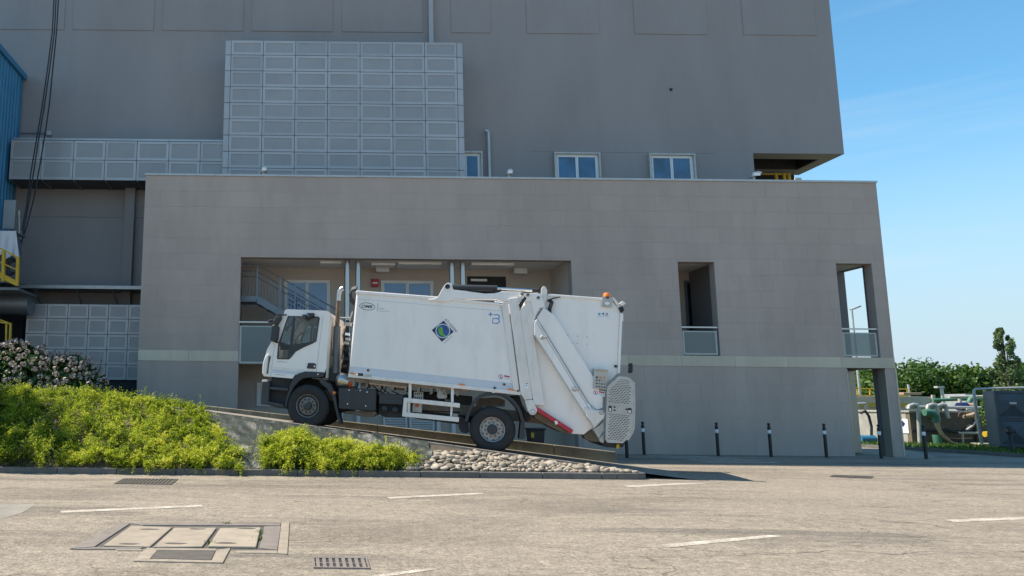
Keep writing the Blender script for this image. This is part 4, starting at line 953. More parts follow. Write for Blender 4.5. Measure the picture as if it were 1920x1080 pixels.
p, q = zo([(1095,615),(1520,640)]); text('lettering', 'ECOLOGIA', p, q, .026, -.003, 'grprint')
zd = zoom(800, 590, 18)
flat('emblem_border', zd([(575,175),(925,575),(515,940),(160,515)]), -.003, 'sticker')
flat('emblem_diamond', zd([(573,200),(912,578),(513,918),(172,520)]), -.0045, 'navy')
gc = zd([(548,550)])[0]; gr = .172
disc('emblem_globe', gc, gr, gr, -.006, 'globe'); 
ring('emblem_ring', gc, gr+.008, gr+.008, .022, -.009, 'pale')
flat('emblem_swirl', zd([(455,405),(510,425),(550,490),(545,560),(560,620),(600,680),(650,700),(640,740),(570,742),(480,700),(420,630),(395,550),(395,470)]), -.0075, 'green')
p, q = zd([(605,175),(985,610)]); text('lettering', 'ALTO VICENTINO', p, q, .058, -.003, 'navy')
p, q = zd([(560,950),(850,700)]); text('lettering', 'AMBIENTE', (p[0]+.02,p[1]-.03), (q[0]+.02,q[1]-.03), .03, -.003, 'grprint')
def stroke(name, pts, w, y, m_, parent=body):
    mb = MB(); P = [Vector(p) for p in pts]; L_ = []
    for i, p in enumerate(P):
        d = (P[min(i+1,len(P)-1)]-P[max(i-1,0)]).normalized(); nn = Vector((-d.y, d.x))*w/2; L_ += [(p.x+nn.x, y, p.y+nn.y), (p.x-nn.x, y, p.y-nn.y)]
    mb.add(L_, [(2*i, 2*i+1, 2*i+3, 2*i+2) for i in range(len(P)-1)]); return mb.build(name, M[m_], parent)
stroke('logo_plus', ZB_([(1655,296),(1705,296)]), .022, -.003, 'logo'); stroke('logo_plus', ZB_([(1680,273),(1680,320)]), .022, -.0045, 'logo')
stroke('logo_letter', ZB_([(1718,302),(1755,300),(1772,308),(1780,325),(1774,338),(1752,345),(1706,342),(1702,395),(1750,398),(1768,392),(1776,378),(1776,362),(1766,348)]), .024, -.003, 'logo')
def warn(c, s_, parent, y):
    flat('warning_sticker', [(c[0]-s_*.5,c[1]-s_*.5),(c[0]+s_*1.6,c[1]-s_*.62),(c[0]+s_*1.6,c[1]+s_*.4),(c[0]-s_*.5,c[1]+s_*.52)], y, 'sticker', parent)
    ring('warning_ring', c, s_*.4, s_*.4, s_*.09, y-.002, 'redp', parent, n=20); stroke('warning_bar', [(c[0]-s_*.22,c[1]+s_*.22),(c[0]+s_*.22,c[1]-s_*.22)], s_*.07, y-.0035, 'redp', parent)
    stroke('warning_figure', [(c[0],c[1]-s_*.25),(c[0],c[1]+s_*.2)], s_*.1, y-.0025, 'under', parent)
    flat('warning_header', [(c[0]+s_*.55,c[1]+s_*.08),(c[0]+s_*1.5,c[1]+s_*.0),(c[0]+s_*1.5,c[1]+s_*.28),(c[0]+s_*.55,c[1]+s_*.36)], y-.002, 'redp', parent)
    for k in range(2): flat('warning_text', [(c[0]+s_*.55,c[1]-s_*(.12+.2*k)),(c[0]+s_*1.4,c[1]-s_*(.18+.2*k)),(c[0]+s_*1.4,c[1]-s_*(.12+.2*k)),(c[0]+s_*.55,c[1]-s_*(.06+.2*k))], y-.002, 'grprint', parent)
warn(T(939, 706.5), .14, body, -.003)
# --- roof beam with lift cylinder
beam = plate('lift_beam', ZH([(690,392),(745,385),(775,368),(800,320),(830,272),(858,257),(885,268),(896,312),(1150,345),(1225,342),(1290,326),(1440,332),(1440,420),(1280,402),(1240,392),(905,388),(880,398),(860,412),(700,402)]), -.05, .12, 'tw', tk, bevel=.012)
plate('lift_beam', ZH([(690,392),(745,385),(775,368),(800,320),(830,272),(858,257),(885,268),(896,312),(1150,345),(1225,342),(1290,326),(1440,332),(1440,420),(1280,402),(1240,392),(905,388),(880,398),(860,412),(700,402)]), 2.38, 2.55, 'tw', tk, bevel=.012)
for yy in (-.02, 2.46):
    a, b, c, d = ZH([(888,292),(1248,300),(1545,318),(1600,320)]); mb = MB(); mb.tube([(a[0],yy+.05,a[1]),(b[0],yy+.05,b[1])], .075, 16); cy_ = mb.build('lift_cylinder', M['tgrey'], tk, smooth=True)
    mb = MB(); mb.tube([(b[0],yy+.05,b[1]),(c[0],yy+.05,c[1])], .035, 12); mb.build('piston_rod', M['chrome'], cy_, smooth=True)
    mb = MB(); mb.tube([(c[0]-.05,yy+.05,c[1]),(d[0],yy+.05,d[1])], [.06,.05], 12); mb.lathe([(.0,-.07),(.08,-.07),(.08,.07),(0,.07)], (d[0], yy+.05, d[1]), 'Y', 14); mb.build('rod_eye', M['under'], cy_, smooth=True)
for q in ((850,290),): p = ZH([q])[0]; mb = MB(); mb.lathe([(0,-.1),(.06,-.1),(.06,0)], (p[0],.0,p[1]), 'Y', 14); mb.build('pivot_pin', M['under'], tk)
# --- rear frame posts and tailgate
plate('tailgate', ZR([(440,178),(560,160),(870,186),(925,190),(970,242),(955,600),(888,672),(884,800),(862,868),(808,912),(765,945),(692,940),(486,800),(402,330)]), .03, 2.47, 'tw', tk, bevel=.02, seg=3)
plate('frame_post', ZR([(300,205),(336,198),(402,706),(366,690)]), -.055, .03, 'tw2', tk, bevel=.01)
plate('frame_post', ZR([(340,182),(392,174),(474,744),(430,750),(408,712)]), -.09, .03, 'tw2', tk, bevel=.01)
br = plate('post_foot', ZR([(430,752),(474,747),(500,805),(494,826),(480,835),(462,832),(446,808)]), -.1, .02, 'tw2', tk, bevel=.012)
p = ZR([(476,815)])[0]; ring('foot_hole', p, .065, .065, .02, -.102, 'grprint', br, n=20)
plate('tailgate_post', ZR([(402,250),(436,208),(440,165),(500,160),(520,235),(485,300),(482,390),(542,782),(482,776),(468,700)]), -.075, .03, 'tw2', tk, bevel=.012)
plate('hinge_plate', ZR([(400,170),(425,155),(500,150),(525,160),(545,235),(515,235),(485,290),(465,195),(432,200)]), -.11, -.06, 'tw', tk, bevel=.01)
plate('hinge_gap', ZR([(397,215),(430,170),(440,182),(404,240)]), -.115, -.112, 'under', tk)
for q, r_ in (((415,158),.045),((447,162),.05),((505,178),.05)):
    p = ZR([q])[0]; mb = MB(); mb.lathe([(0,-.03),(r_,-.025),(r_,0)], (p[0],-.11,p[1]), 'Y', 14); hp = mb.build('hinge_pin', M['guardm'], tk, smooth=True); mb = MB(); mb.lathe([(0,-.04),(r_*.5,-.04),(r_*.5,-.02)], (p[0],-.11,p[1]), 'Y', 10); mb.build('pin_head', M['under'], hp)
plate('lug', ZR([(522,125),(535,112),(548,115),(558,135),(552,190),(540,225),(520,190)]), -.05, .02, 'tw2', tk, bevel=.01)
for k in range(3):
    p = ZR([(560+8*k,188),(580+4*k,200),(568+4*k,235),(575,262)], -.05); mb = MB(); mb.tube([(q[0],-.03-.02*k,q[1]) for q in p], .028, 7); mb.build('hydraulic_hose', M['black'], tk, smooth=True)
p = ZR([(560,190),(590,178),(632,170)], 0); mb = MB(); mb.tube([(q[0],.0,q[1]) for q in p], .015, 6); mb.build('hydraulic_hose', M['black'], tk)
seam(ZR([(538,230),(505,258),(488,292),(485,318)]), .014, 'cable', 'grprint', -.115)
arm = plate('packer_arm', ZR([(535,232),(598,276),(812,615),(868,738),(868,795),(832,806),(780,762),(497,292)]), -.10, .03, 'tw', tk, bevel=.015)
arm2 = plate('packer_slide', ZR([(484,312),(497,298),(778,764),(830,810),(868,806),(872,850),(815,908),(483,388)]), -.15, .03, 'tw', tk, bevel=.012)
for a, b in (((497,318),(800,818)), ((520,330),(815,812))): seam(ZR([a, b]), .016, 'weld_line', 'grprint', -.1525)
seam(ZR([(484,388),(815,908)]), .03, 'slide_edge', 'guardm', -.1525)
plate('slide_bracket', ZR([(765,790),(820,808),(862,804),(875,822),(870,850),(818,896),(772,842)]), -.2, -.15, 'tw2', tk, bevel=.012)
for q in ((527,400),(708,690),(856,820)):
    p = ZR([q])[0]; mb = MB(); mb.lathe([(0,-.07),(.035,-.065),(.045,-.03),(.06,0)], (p[0],-.15 if q[0] < 800 else -.2,p[1]), 'Y', 12); f_ = mb.build('hydraulic_port', M['guardm'], tk, smooth=True)
    if q[0] < 800: mb = MB(); mb.tube([(p[0],-.2,p[1]),(p[0]+.1,-.19,p[1]+.02)], .022, 8); mb.build('port_elbow', M['galv'], f_)
for q in ((675,385),(730,390),(784,395),(728,430),(782,436),(703,430)):
    p = ZR([q])[0]; mb = MB(); mb.lathe([(0,-.008),(.012,-.006),(.014,0)], (p[0],.028,p[1]), 'Y', 8); mb.build('bolt_head', M['galv'], tk)
# rounded top rail of the tailgate, rear post, rear rail
plate('tailgate_top_rail', ZR([(560,152),(880,176),(880,190),(560,166)]), .0, .12, 'tw', tk, bevel=.012)
plate('tailgate_corner_rail', ZR([(922,176),(934,174),(980,232),(968,246)]), .0, .12, 'tw2', tk, bevel=.01)
plate('rear_post', ZR([(968,262),(986,262),(986,305),(980,310),(968,600),(953,602)]), -.01, .12, 'tw', tk, bevel=.01)
ck_ = zoom(1080, 540, 6.75)
bk = plate('beacon_bracket', ck_([(330,115),(465,122),(450,245),(318,230)]), -.03, .02, 'galv', tk, bevel=.006)
p = ck_([(392,125)])[0]; mb = MB(); mb.lathe([(.09,0),(.09,.03),(.085,.05)], (p[0],.05,p[1]-.02), 'Z', 18); mb.build('beacon_base', M['tgrey'], tk, smooth=True)
mb = MB(); mb.lathe([(.085,.05),(.085,.1),(.07,.135),(.035,.15),(0,.152)], (p[0],.05,p[1]-.02), 'Z', 18); mb.build('beacon', M['orange'], tk, smooth=True)
p = ck_([(392,195)])[0]; disc('bracket_hole', p, .06, .035, -.032, 'tw', bk)
wl_ = plate('work_light', ck_([(540,200),(580,168),(622,200),(580,235)]), -.08, .1, 'tw', tk, bevel=.01); plate('work_light_mount', ck_([(535,248),(590,235),(606,280),(590,308),(560,300)]), -.05, .08, 'black', tk, bevel=.01)
plate('work_light', ck_([(540,200),(580,168),(622,200),(580,235)]), 2.35, 2.55, 'tw', tk, bevel=.01)
# sticker with small print on the tailgate
st_ = ck_([(275,305),(440,305),(440,385),(275,385)]); flat('sticker', st_, .027, 'sticker', tk)
flat('sticker_square', ck_([(283,314),(312,314),(312,342),(283,342)]), .025, 'teal', tk)
p, q = ck_([(325,342),(405,350)]); text('lettering', '4.0', p, q, .07, .025, 'under', tk, bold=.01)
p, q = ck_([(282,362),(430,372)]); text('lettering', 'INDUSTRY  IMPRESA', p, q, .02, .025, 'grprint', tk)
# control box
cb = plate('control_box', ZG([(268,82),(428,92),(412,325),(256,308)]), -.16, .03, 'guardm', tk, bevel=.008)
plate('control_box_lid', ZG([(265,70),(432,84),(430,100),(268,92)]), -.21, .03, 'galv', cb, bevel=.006)
cols = ['under','orange','yellow','under','tgrey','teal','orange','under','redp','tgrey','pipegreen','under','tgrey','tgrey','navy']
kk = 0
for r_ in range(4):
    for c_ in range(4):
        if (r_, c_) in ((0, 0),): continue
        u, v = (298+30*c_ if r_ else 300+45*(c_-1)), (175 + 37*r_ + 3*c_); rad = .024 if r_ == 0 else .017
        p = ZG([(u, v)])[0]; mb = MB(); mb.lathe([(0,-.022),(rad*.9,-.02),(rad,-.005),(rad,0)], (p[0],-.161,p[1]), 'Y', 10); mb.build('button', M[cols[kk % 15]], cb, smooth=True); kk += 1
warn(T(1070+288/6.354, 680+358/6.354), .13, tk, -.103)
flat('sticker', zoom(930,690,21.6)([(1175,560),(1305,570),(1300,850),(1170,840)]), -.092, 'sticker', tk); flat('sticker_print', zoom(930,690,21.6)([(1185,600),(1290,615),(1290,645),(1185,632)]), -.094, 'redp', tk); flat('sticker_print', zoom(930,690,21.6)([(1225,672),(1270,728),(1190,720)]), -.094, 'under', tk)
# perforated lift guard
gp = ZG([(418,290),(470,235),(560,166),(640,172),(692,190),(716,240),(722,480),(714,780),(690,840),(640,918),(600,955),(420,948),(396,915),(404,600)])
holes = []
def inside(p, poly):
    c = False; n_ = len(poly); j = n_-1
    for i in range(n_):
        if (poly[i][1] > p[1]) != (poly[j][1] > p[1]) and p[0] < (poly[j][0]-poly[i][0])*(p[1]-poly[i][1])/(poly[j][1]-poly[i][1])+poly[i][0]: c = not c
        j = i
    return c
zone = inset(gp, .06); gx0, gx1 = min(p[0] for p in gp), max(p[0] for p in gp); gz0, gz1 = min(p[1] for p in gp), max(p[1] for p in gp)
mid0, mid1 = ZG([(560,500)])[0][1], ZG([(560,605)])[0][1]
z = gz0 + .05; r_ = 0
while z < gz1:
    x = gx0 + (.033 if r_ % 2 else 0)
    while x < gx1:
        if inside((x, z), zone) and not (mid1-.03 < z < mid0+.03) and x < gx1-.075:
            holes.append([(x-.024, z-.006), (x, z-.014), (x+.024, z+.002), (x+.020, z+.012), (x, z+.002), (x-.022, z+.006)])
        x += .066
    z += .041; r_ += 1
gd = plate('lift_guard', gp, -.22, -.20, 'guardm', tk, holes, weld=False)
plate('guard_flange', [gp[4], gp[5], gp[6], gp[7], gp[8], gp[9]] + [(p[0]+.055, p[1]) for p in (gp[9], gp[8], gp[7], gp[6], gp[5])], -.2, .3, 'guardm', tk, bevel=.006)
plate('guard_backing', inset(gp, .02), -.15, -.13, 'under', tk)
for q in ([(432,512),(470,515),(470,580),(432,578)], [(655,538),(703,542),(703,602),(655,598)]): plate('grip_slot', ZG(q), -.226, -.221, 'under', gd); plate('grip', ZG([(q[0][0]+6,q[0][1]+28),(q[1][0]-10,q[1][1]+28),(q[2][0]-10,q[2][1]-6),(q[3][0]+6,q[3][1]-6)]), -.24, -.227, 'tw2', gd)
for q in ((503,528),(503,566),(640,555)): p = ZG([q])[0]; disc('slot', p, .028, .018, -.2225, 'under', gd, 12)
# lower rear clutter
red = plate('red_bar', ZR([(488,797),(498,788),(512,796),(702,918),(692,940),(500,815)]), -.09, -.02, 'red', tk, bevel=.008)
plate('reflective_patch', ZR([(596,868),(612,866),(616,884),(602,888)]), -.094, -.0905, 'sticker', red)
plate('hopper_floor', ZR([(484,820),(505,818),(690,942),(650,935),(560,890),(490,850)]), .1, 2.4, 'brown', tk)
plate('lift_linkage', ZG([(165,860),(258,800),(330,895),(345,950),(250,940),(180,910)]), .1, .6, 'brown', tk, bevel=.01)
plate('lift_link', ZG([(262,790),(340,742),(385,690),(395,800),(325,905)]), -.12, .05, 'guardm', tk, bevel=.01)
plate('lift_link', ZG([(330,905),(385,830),(392,930),(385,955),(345,945)]), -.1, .1, 'guardm', tk, bevel=.01)
plate('rear_underrun', ZG([(375,955),(620,965),(640,935),(650,950),(625,1005),(545,1015),(430,1010),(390,990)]), .0, 2.4, 'under', tk, bevel=.01)
plate('rear_chain', ZG([(545,975),(575,970),(580,1010),(555,1030),(540,1015)]), -.03, .02, 'yellow', tk)
p = zoom(1080, 540, 6.75)([(570,990),(690,1005)]); mb = MB(); mb.tube([(p[0][0],.1,p[0][1]),(p[1][0],.1,p[1][1])], .012, 6); mb.build('reflector_rod', M['galv'], tk)
plate('rear_reflector', zoom(1080,540,6.75)([(680,952),(712,948),(722,965),(722,1050),(710,1075),(676,1075)]), .02, .18, 'black', tk, bevel=.012)
for q in ((540,575),): pass
for q in ZR([(944,560),(940,640)], -.02): boxy('latch', q[0]-.025, q[0]+.025, -.04, .03, q[1]-.03, q[1]+.03, 'black')
# --- rear mudguard
o_ = [(78,655),(100,560),(140,460),(205,350),(290,285),(380,255),(470,246),(560,252),(640,280),(740,350),(815,440),(862,540),(886,660)]
i_ = [(842,640),(815,545),(770,455),(705,380),(620,315),(540,296),(470,292),(390,300),(310,325),(250,370),(180,470),(145,560),(125,650)]
plate('rear_mudguard', ZD(o_+i_), -.02, .6, 'tgrey', tk, bevel=.008); plate('mudguard_tag', ZD([(452,255),(490,255),(490,263),(452,263)]), -.026, -.0215, 'sticker', tk)
plate('mud_flap', ZD([(842,640),(890,650),(896,780),(905,860),(890,885),(815,890),(825,780)]), .02, .6, 'tgrey', tk, bevel=.006)
plate('rear_frame_end', ZD([(640,300),(830,290),(870,420),(930,520),(980,560),(975,640),(940,660),(905,600),(880,520),(800,400)]), .35, 2.1, 'under', tk)
plate('spring_hanger', ZD([(-20,560),(60,600),(130,660),(140,800),(90,820),(30,800),(0,740)]), .3, .7, 'under', tk)
plate('axle_housing', ZD([(230,330),(330,330),(530,320),(640,360),(640,450),(240,450)]), .7, 1.7, 'chassis', tk)
# --- wheels
def wheel(cx, cz, y0, r, front, inward=1, cover=True):
    w = .31; yy = lambda t: y0 + t*inward
    prof = [(.30,.02),(.33,.0),(.40,-.012),(.47,-.008),(r-.035,.012),(r-.012,.035),(r,.06),(r,.125),(r-.014,.128),(r-.014,.14),(r,.143),(r,.185),(r-.014,.188),(r-.014,.20),(r,.203),(r,w-.06),(r-.012,w-.035),(r-.05,w-.01),(.33,w),(.30,w-.02)]
    we = MB(); we.lathe([(a, b*inward) for a, b in prof], (cx, y0, cz), 'Y', 48); o = we.build('wheel', M['tyre'], tk, smooth=True)
    if front: rp_ = [(.302,.02),(.30,.0),(.275,.012),(.268,.06),(.262,.10),(.235,.07),(.225,.035),(.115,.03),(.112,-.03),(.10,-.055),(.05,-.062),(0,-.062)]
    else: rp_ = [(.302,.015),(.298,-.008),(.278,.0),(.270,.07),(.262,.10),(.25,.105),(.225,.1),(.125,.098),(.122,.02),(.11,-.01),(.05,-.015),(0,-.015)]
    k = 8
    mb = MB(); mb.lathe([(a, b*inward) for a, b in rp_[:k]], (cx, y0, cz), 'Y', 40); rm = mb.build('rim', M['rimd' if front else 'rim'], o, smooth=True)
    mb = MB(); mb.lathe([(a, b*inward) for a, b in rp_[k-1:]], (cx, y0, cz), 'Y', 28); mb.build('hub', M['tgrey'], o, smooth=True)
    ny = rp_[k-2][1]
    for i in range(10):
        a = 2*math.pi*(i+.3)/10; mb = MB(); mb.lathe([(0,-.035*inward),(.016,-.033*inward),(.02,-.012*inward),(.02,.004*inward)], (cx+.172*math.cos(a), y0+(ny-.001)*inward, cz+.172*math.sin(a)), 'Y', 7); mb.build('wheel_nut', M['tgrey' if not front else 'under'], o)
    for i in range(8 if front else 10):
        a = 2*math.pi*(i+.8)/(8 if front else 10); mb = MB(); mb.lathe([(0,-.002*inward),(.028 if front else .02,-.002*inward)], (cx+.248*math.cos(a), y0+(.052 if front else .098)*inward, cz+.248*math.sin(a)), 'Y', 8); mb.build('rim_hole', M['under'], o)
    return o
WR = .55
fc, rc = T(576, 761), T(923.2, 805.4); fx, rx = fc[0], rc[0]
fz, rz = fc[1], rc[1]
wheel(fx, fz, .03, WR, True); wheel(rx, rz, .02, WR, False)
wheel(fx, fz, 2.45, WR, True, -1); wheel(rx, rz, 2.46, WR, False, -1)
wheel(rx, rz, .36, WR, False)
mb = MB(); mb.tube([(fx,.2,fz),(fx,2.3,fz)], .07, 10); mb.build('front_axle', M['under'], tk); mb = MB(); mb.tube([(rx,.2,rz),(rx,2.3,rz)], .11, 12); mb.lathe([(.1,-.25),(.24,-.1),(.24,.1),(.1,.25)], (rx,1.25,rz), 'Y', 16); mb.build('rear_axle', M['under'], tk, smooth=True)
boxy('engine', fx-.7, fx+1.0, .75, 1.7, .45, 1.25, 'under', tk, .05)
boxy('gearbox', fx+.9, fx+2.2, .95, 1.5, .55, 1.0, 'under', tk, .05)
# ------------------------------------------------------------------ planting
def unit(a): return a/np.maximum(1e-9, np.linalg.norm(a, axis=-1, keepdims=True))
def leaves_along(P, D, L, droop, K, ll, lw, spread=1.0):
    """K leaf quads along every arching twig: base P, direction D, length L"""
    S = len(P); t = (np.arange(K)+.6)/K
    pos_ = P[:,None,:] + D[:,None,:]*(L[:,None]*t)[:,:,None]; pos_[:,:,2] -= droop[:,None]*t[None,:]**2*L[:,None]
    tan = D[:,None,:].repeat(K, 1).copy(); tan[:,:,2] -= 2*droop[:,None]*t[None,:]; tan = unit(tan)
    rv = rng.normal(size=(S, K, 3)); side = unit(np.cross(tan, rv)); ld = unit(tan*.55 + side*spread)
    wd = unit(np.cross(ld, rng.normal(size=(S, K, 3))*.5 + np.array([0,0,1.])))
    sc = rng.uniform(.7, 1.25, (S, K, 1))
    a = pos_; b = pos_ + ld*ll*.5*sc + wd*lw*.5*sc; c = pos_ + ld*ll*sc; d = pos_ + ld*ll*.5*sc - wd*lw*.5*sc
    return np.stack([a, b, c, d], 2).reshape(-1, 4, 3)
def shrub(name, label, X, Y, Zg, H, n_twig, parent_loc, group=None, tall=0):
    """X,Y sample arrays, Zg ground height, H cushion height at every sample"""
    e = empty(name, parent_loc, label, 'shrub', group)
    N = len(X); fr = rng.random(N)**.5
    NC = max(6, N//24); ci = rng.integers(0, N, NC); CX, CY = X[ci], Y[ci]   # twigs gathered in sprays that lean one way
    k = np.array([np.argmin((CX-x)**2 + (CY-y)**2) for x, y in zip(X, Y)])
    pull = rng.uniform(.3, .75, N); X = X + (CX[k]-X)*pull; Y = Y + (CY[k]-Y)*pull
    CD = np.stack([rng.normal(0, .85, NC), rng.normal(-.4, .6, NC), rng.uniform(.3, 1.0, NC)], 1); CT = rng.normal(0, .24, NC); CH = rng.uniform(-.16, .16, NC)
    P = np.stack([X, Y, Zg + H*(.04 + .86*fr)], 1)
    P[:,2] += CH[k]*H
    D = unit(CD[k] + rng.normal(0, .42, (N, 3)))
    L = rng.uniform(.16, .40, N)*(.65+.6*fr)
    V = leaves_along(P, D, L, rng.uniform(.2, .7, N), 17, .04, .020)
    tone = np.repeat(np.clip(.42 + CT[k] + .08*rng.normal(size=N) + .3*(fr-.7) + .26*np.clip((X+5)/6, -.6, 1), 0, 1), 17)  # deep twigs toned darker, inner shade put into the leaf colour
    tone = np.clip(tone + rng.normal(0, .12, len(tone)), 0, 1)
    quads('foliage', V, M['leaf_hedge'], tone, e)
    # woody twigs inside
    tw = MB()
    for i in range(0, min(N, n_twig)):
        k = rng.integers(N); p = Vector((X[k], Y[k], Zg[k])); q = Vector(P[k]) + Vector(D[k])*float(L[k])*.5; tw.tube([p, (p+q)/2+Vector((random.uniform(-.05,.05),0,.03)), q], .006, 4, cap=False)
    tag(tw.build('twigs', M['trunk'], e), kind='stuff')
    return e
def vb(X, Y): return np.array([bank_z(float(a), float(b)) for a, b in zip(X, Y)])
def clump(X, Y): return .5 + .5*np.sin(X*3.4+1.7*np.sin(Y*3.1))*np.sin(Y*4.3+.9*np.sin(X*2.2)+1)
# long mass on the left
N = 17000
X = rng.uniform(-10.3, -1.15, N); f = rng.random(N)
YE = np.array([edge_y(float(a)) for a in X]); YE = YE + np.clip((-2.6-X)*.7, 0, 1.0)
Y = KY + .05 + (YE - KY - .05)*f**1.35
keep = X < -1.5 - 1.0*np.clip((Y-KY-.5)/1.6, 0, 1) + .12*np.sin(Y*9)
X, Y = X[keep], Y[keep]; Zg = vb(X, Y)
H = (.16 + .19*clump(X, Y) + .10*np.clip((-3.8-X)/2, 0, 1))*np.clip(.5 + (-1.6-X)/3.2*.5, .5, 1); TT = np.clip((Y-KY)/np.maximum(.2, np.array([edge_y(float(a)) for a in X])-KY), 0, 2); H *= 1 - .55*np.clip((TT-.6)/.4, 0, 1)*np.clip((X+6.2)/1.6, 0, 1)
H *= np.clip((Y-KY+.25)/.3, .75, 1)*np.clip((-1.0-X)/.35, .35, 1)
hedge = shrub('spreading_shrub', 'broad mass of yellow green spreading shrubs covering the left bank', X, Y, Zg, H, 160, (-5, 18.5, .3))
# long arching shoots that stand above it
P, D, L = [], [], []
for (u, v) in ((90,716),(150,712),(210,728),(235,725),(275,722),(300,742),(345,745),(420,770),(365,760)):
    p = at(u, v+16, 20.2); P.append(p); D.append(Vector((random.choice((-.9,.9,.7)), -.1, .75)).normalized()); L.append(random.uniform(.4,.75))
V = leaves_along(np.array(P), np.array(D), np.array(L), np.full(len(P), .95), 34, .034, .018)
quads('arching_shoots', V, M['leaf_hedge'], rng.uniform(.5, .9, len(V)), hedge)
def cushion(cx, cy, rx, ry, h, n, label, seed):
    a = rng.uniform(0, 2*np.pi, n); r = np.sqrt(rng.random(n)); X = cx + rx*r*np.cos(a)*(1+.15*np.sin(3*a+seed)); Y = cy + ry*r*np.sin(a)
    Y = np.maximum(Y, KY+.16); Zg = vb(X, Y); H = h*np.sqrt(np.clip(1-r**2, .08, 1))*(.7+.5*clump(X*1.5, Y*1.5))
    shrub('spreading_shrub', label, X, Y, Zg, H, 40, (cx, cy, .2), 'small spreading shrubs on the sheeted bank')
cushion(-.38, 18.2, .68, .6, .40, 2000, 'bushy yellow green shrub just right of the gap in the planting', 0)
cushion(.75, 18.13, .78, .42, .34, 1800, 'low yellow green shrub in the middle between two others on the sheet', 1)
cushion(1.75, 18.05, .72, .3, .33, 1300, 'small yellow green shrub nearest to the river stones', 2)
cushion(-.15, 18.75, .25, .22, .42, 260, 'tiny upright shrub tuft standing highest on the sheeted bank', 3)
# hydrangea
hy = empty('hydrangea_bush', (-8, 24, 1.5), 'large hydrangea bush with pale pink flower heads in front of the low panel screen', 'bush')
C_ = [((-8.9,24.0,1.9),(1.55,1.0,1.55)), ((-7.5,24.1,1.75),(1.25,.95,1.4)), ((-6.75,24.1,1.5),(.75,.8,1.25)), ((-10.6,24,1.9),(1.4,1,1.5))]
LV, FH = [], []
for c, r in C_:
    n_ = 3600; d = unit(rng.normal(size=(n_, 3))); d[:,2] = np.abs(d[:,2])*1.05-.1; P = np.array(c) + d*np.array(r)*rng.uniform(.55, 1.0, (n_, 1))
    nn = unit(d + rng.normal(0, .5, (n_, 3))); t1 = unit(np.cross(nn, rng.normal(size=(n_, 3)))); t2 = np.cross(nn, t1); s_ = rng.uniform(.07, .13, (n_, 1))
    LV.append(np.stack([P - t1*s_, P + t2*s_*.6, P + t1*s_, P - t2*s_*.6], 1))
    k = 0
    while k < 420:
        k += 1; d = unit(rng.normal(size=3)); d[1] = -abs(d[1]); d[2] = abs(d[2])*1.0-.25; d = unit(d); p = np.array(c) + d*np.array(r)*rng.uniform(.96, 1.05)
        if p[2] < 1.55 or any(np.linalg.norm((p-q)/np.array([1,.6,1])) < .178 for q in FH): continue
        if any(np.linalg.norm((p-np.array(c2))/np.array(r2)) < .9 for c2, r2 in C_ if c2 != c): continue
        FH.append(p)
quads('leaves', np.concatenate(LV), M['leaf_hydr'], None, hy)
def head_mesh(i):
    n_ = 26; d = unit(rng.normal(size=(n_, 3))); P = d*.092*rng.uniform(.85, 1.05, (n_, 1)); P[:,2] *= .85; t1 = unit(np.cross(d, rng.normal(size=(n_, 3)))); t2 = np.cross(d, t1); s_ = .034
    V = np.stack([P-t1*s_, P+t2*s_, P+t1*s_, P-t2*s_], 1); o = quads('flower_head', V, M['flower']); me = o.data; bpy.data.objects.remove(o); return me
HM = [head_mesh(i) for i in range(6)]
for i, p in enumerate(FH[:300]):
    o = bpy.data.objects.new('flower_head', HM[i % 6]); col.objects.link(o); o.location = p; s_ = random.uniform(.75, 1.2); o.scale = (s_, s_, s_); o.rotation_euler = (0, 0, random.uniform(0, 6)); o.parent = hy; o.matrix_parent_inverse = WM[hy.name].inverted()
for i in range(9):
    m = MB(); x = -10 + .45*i; m.tube([(x,24.1,1.45),(x+.1*random.uniform(-2,2),24,2.2),(x+.2*random.uniform(-2,2),23.8,2.9)], [.03,.02,.01], 5); m.build('stem', M['trunk'], hy)

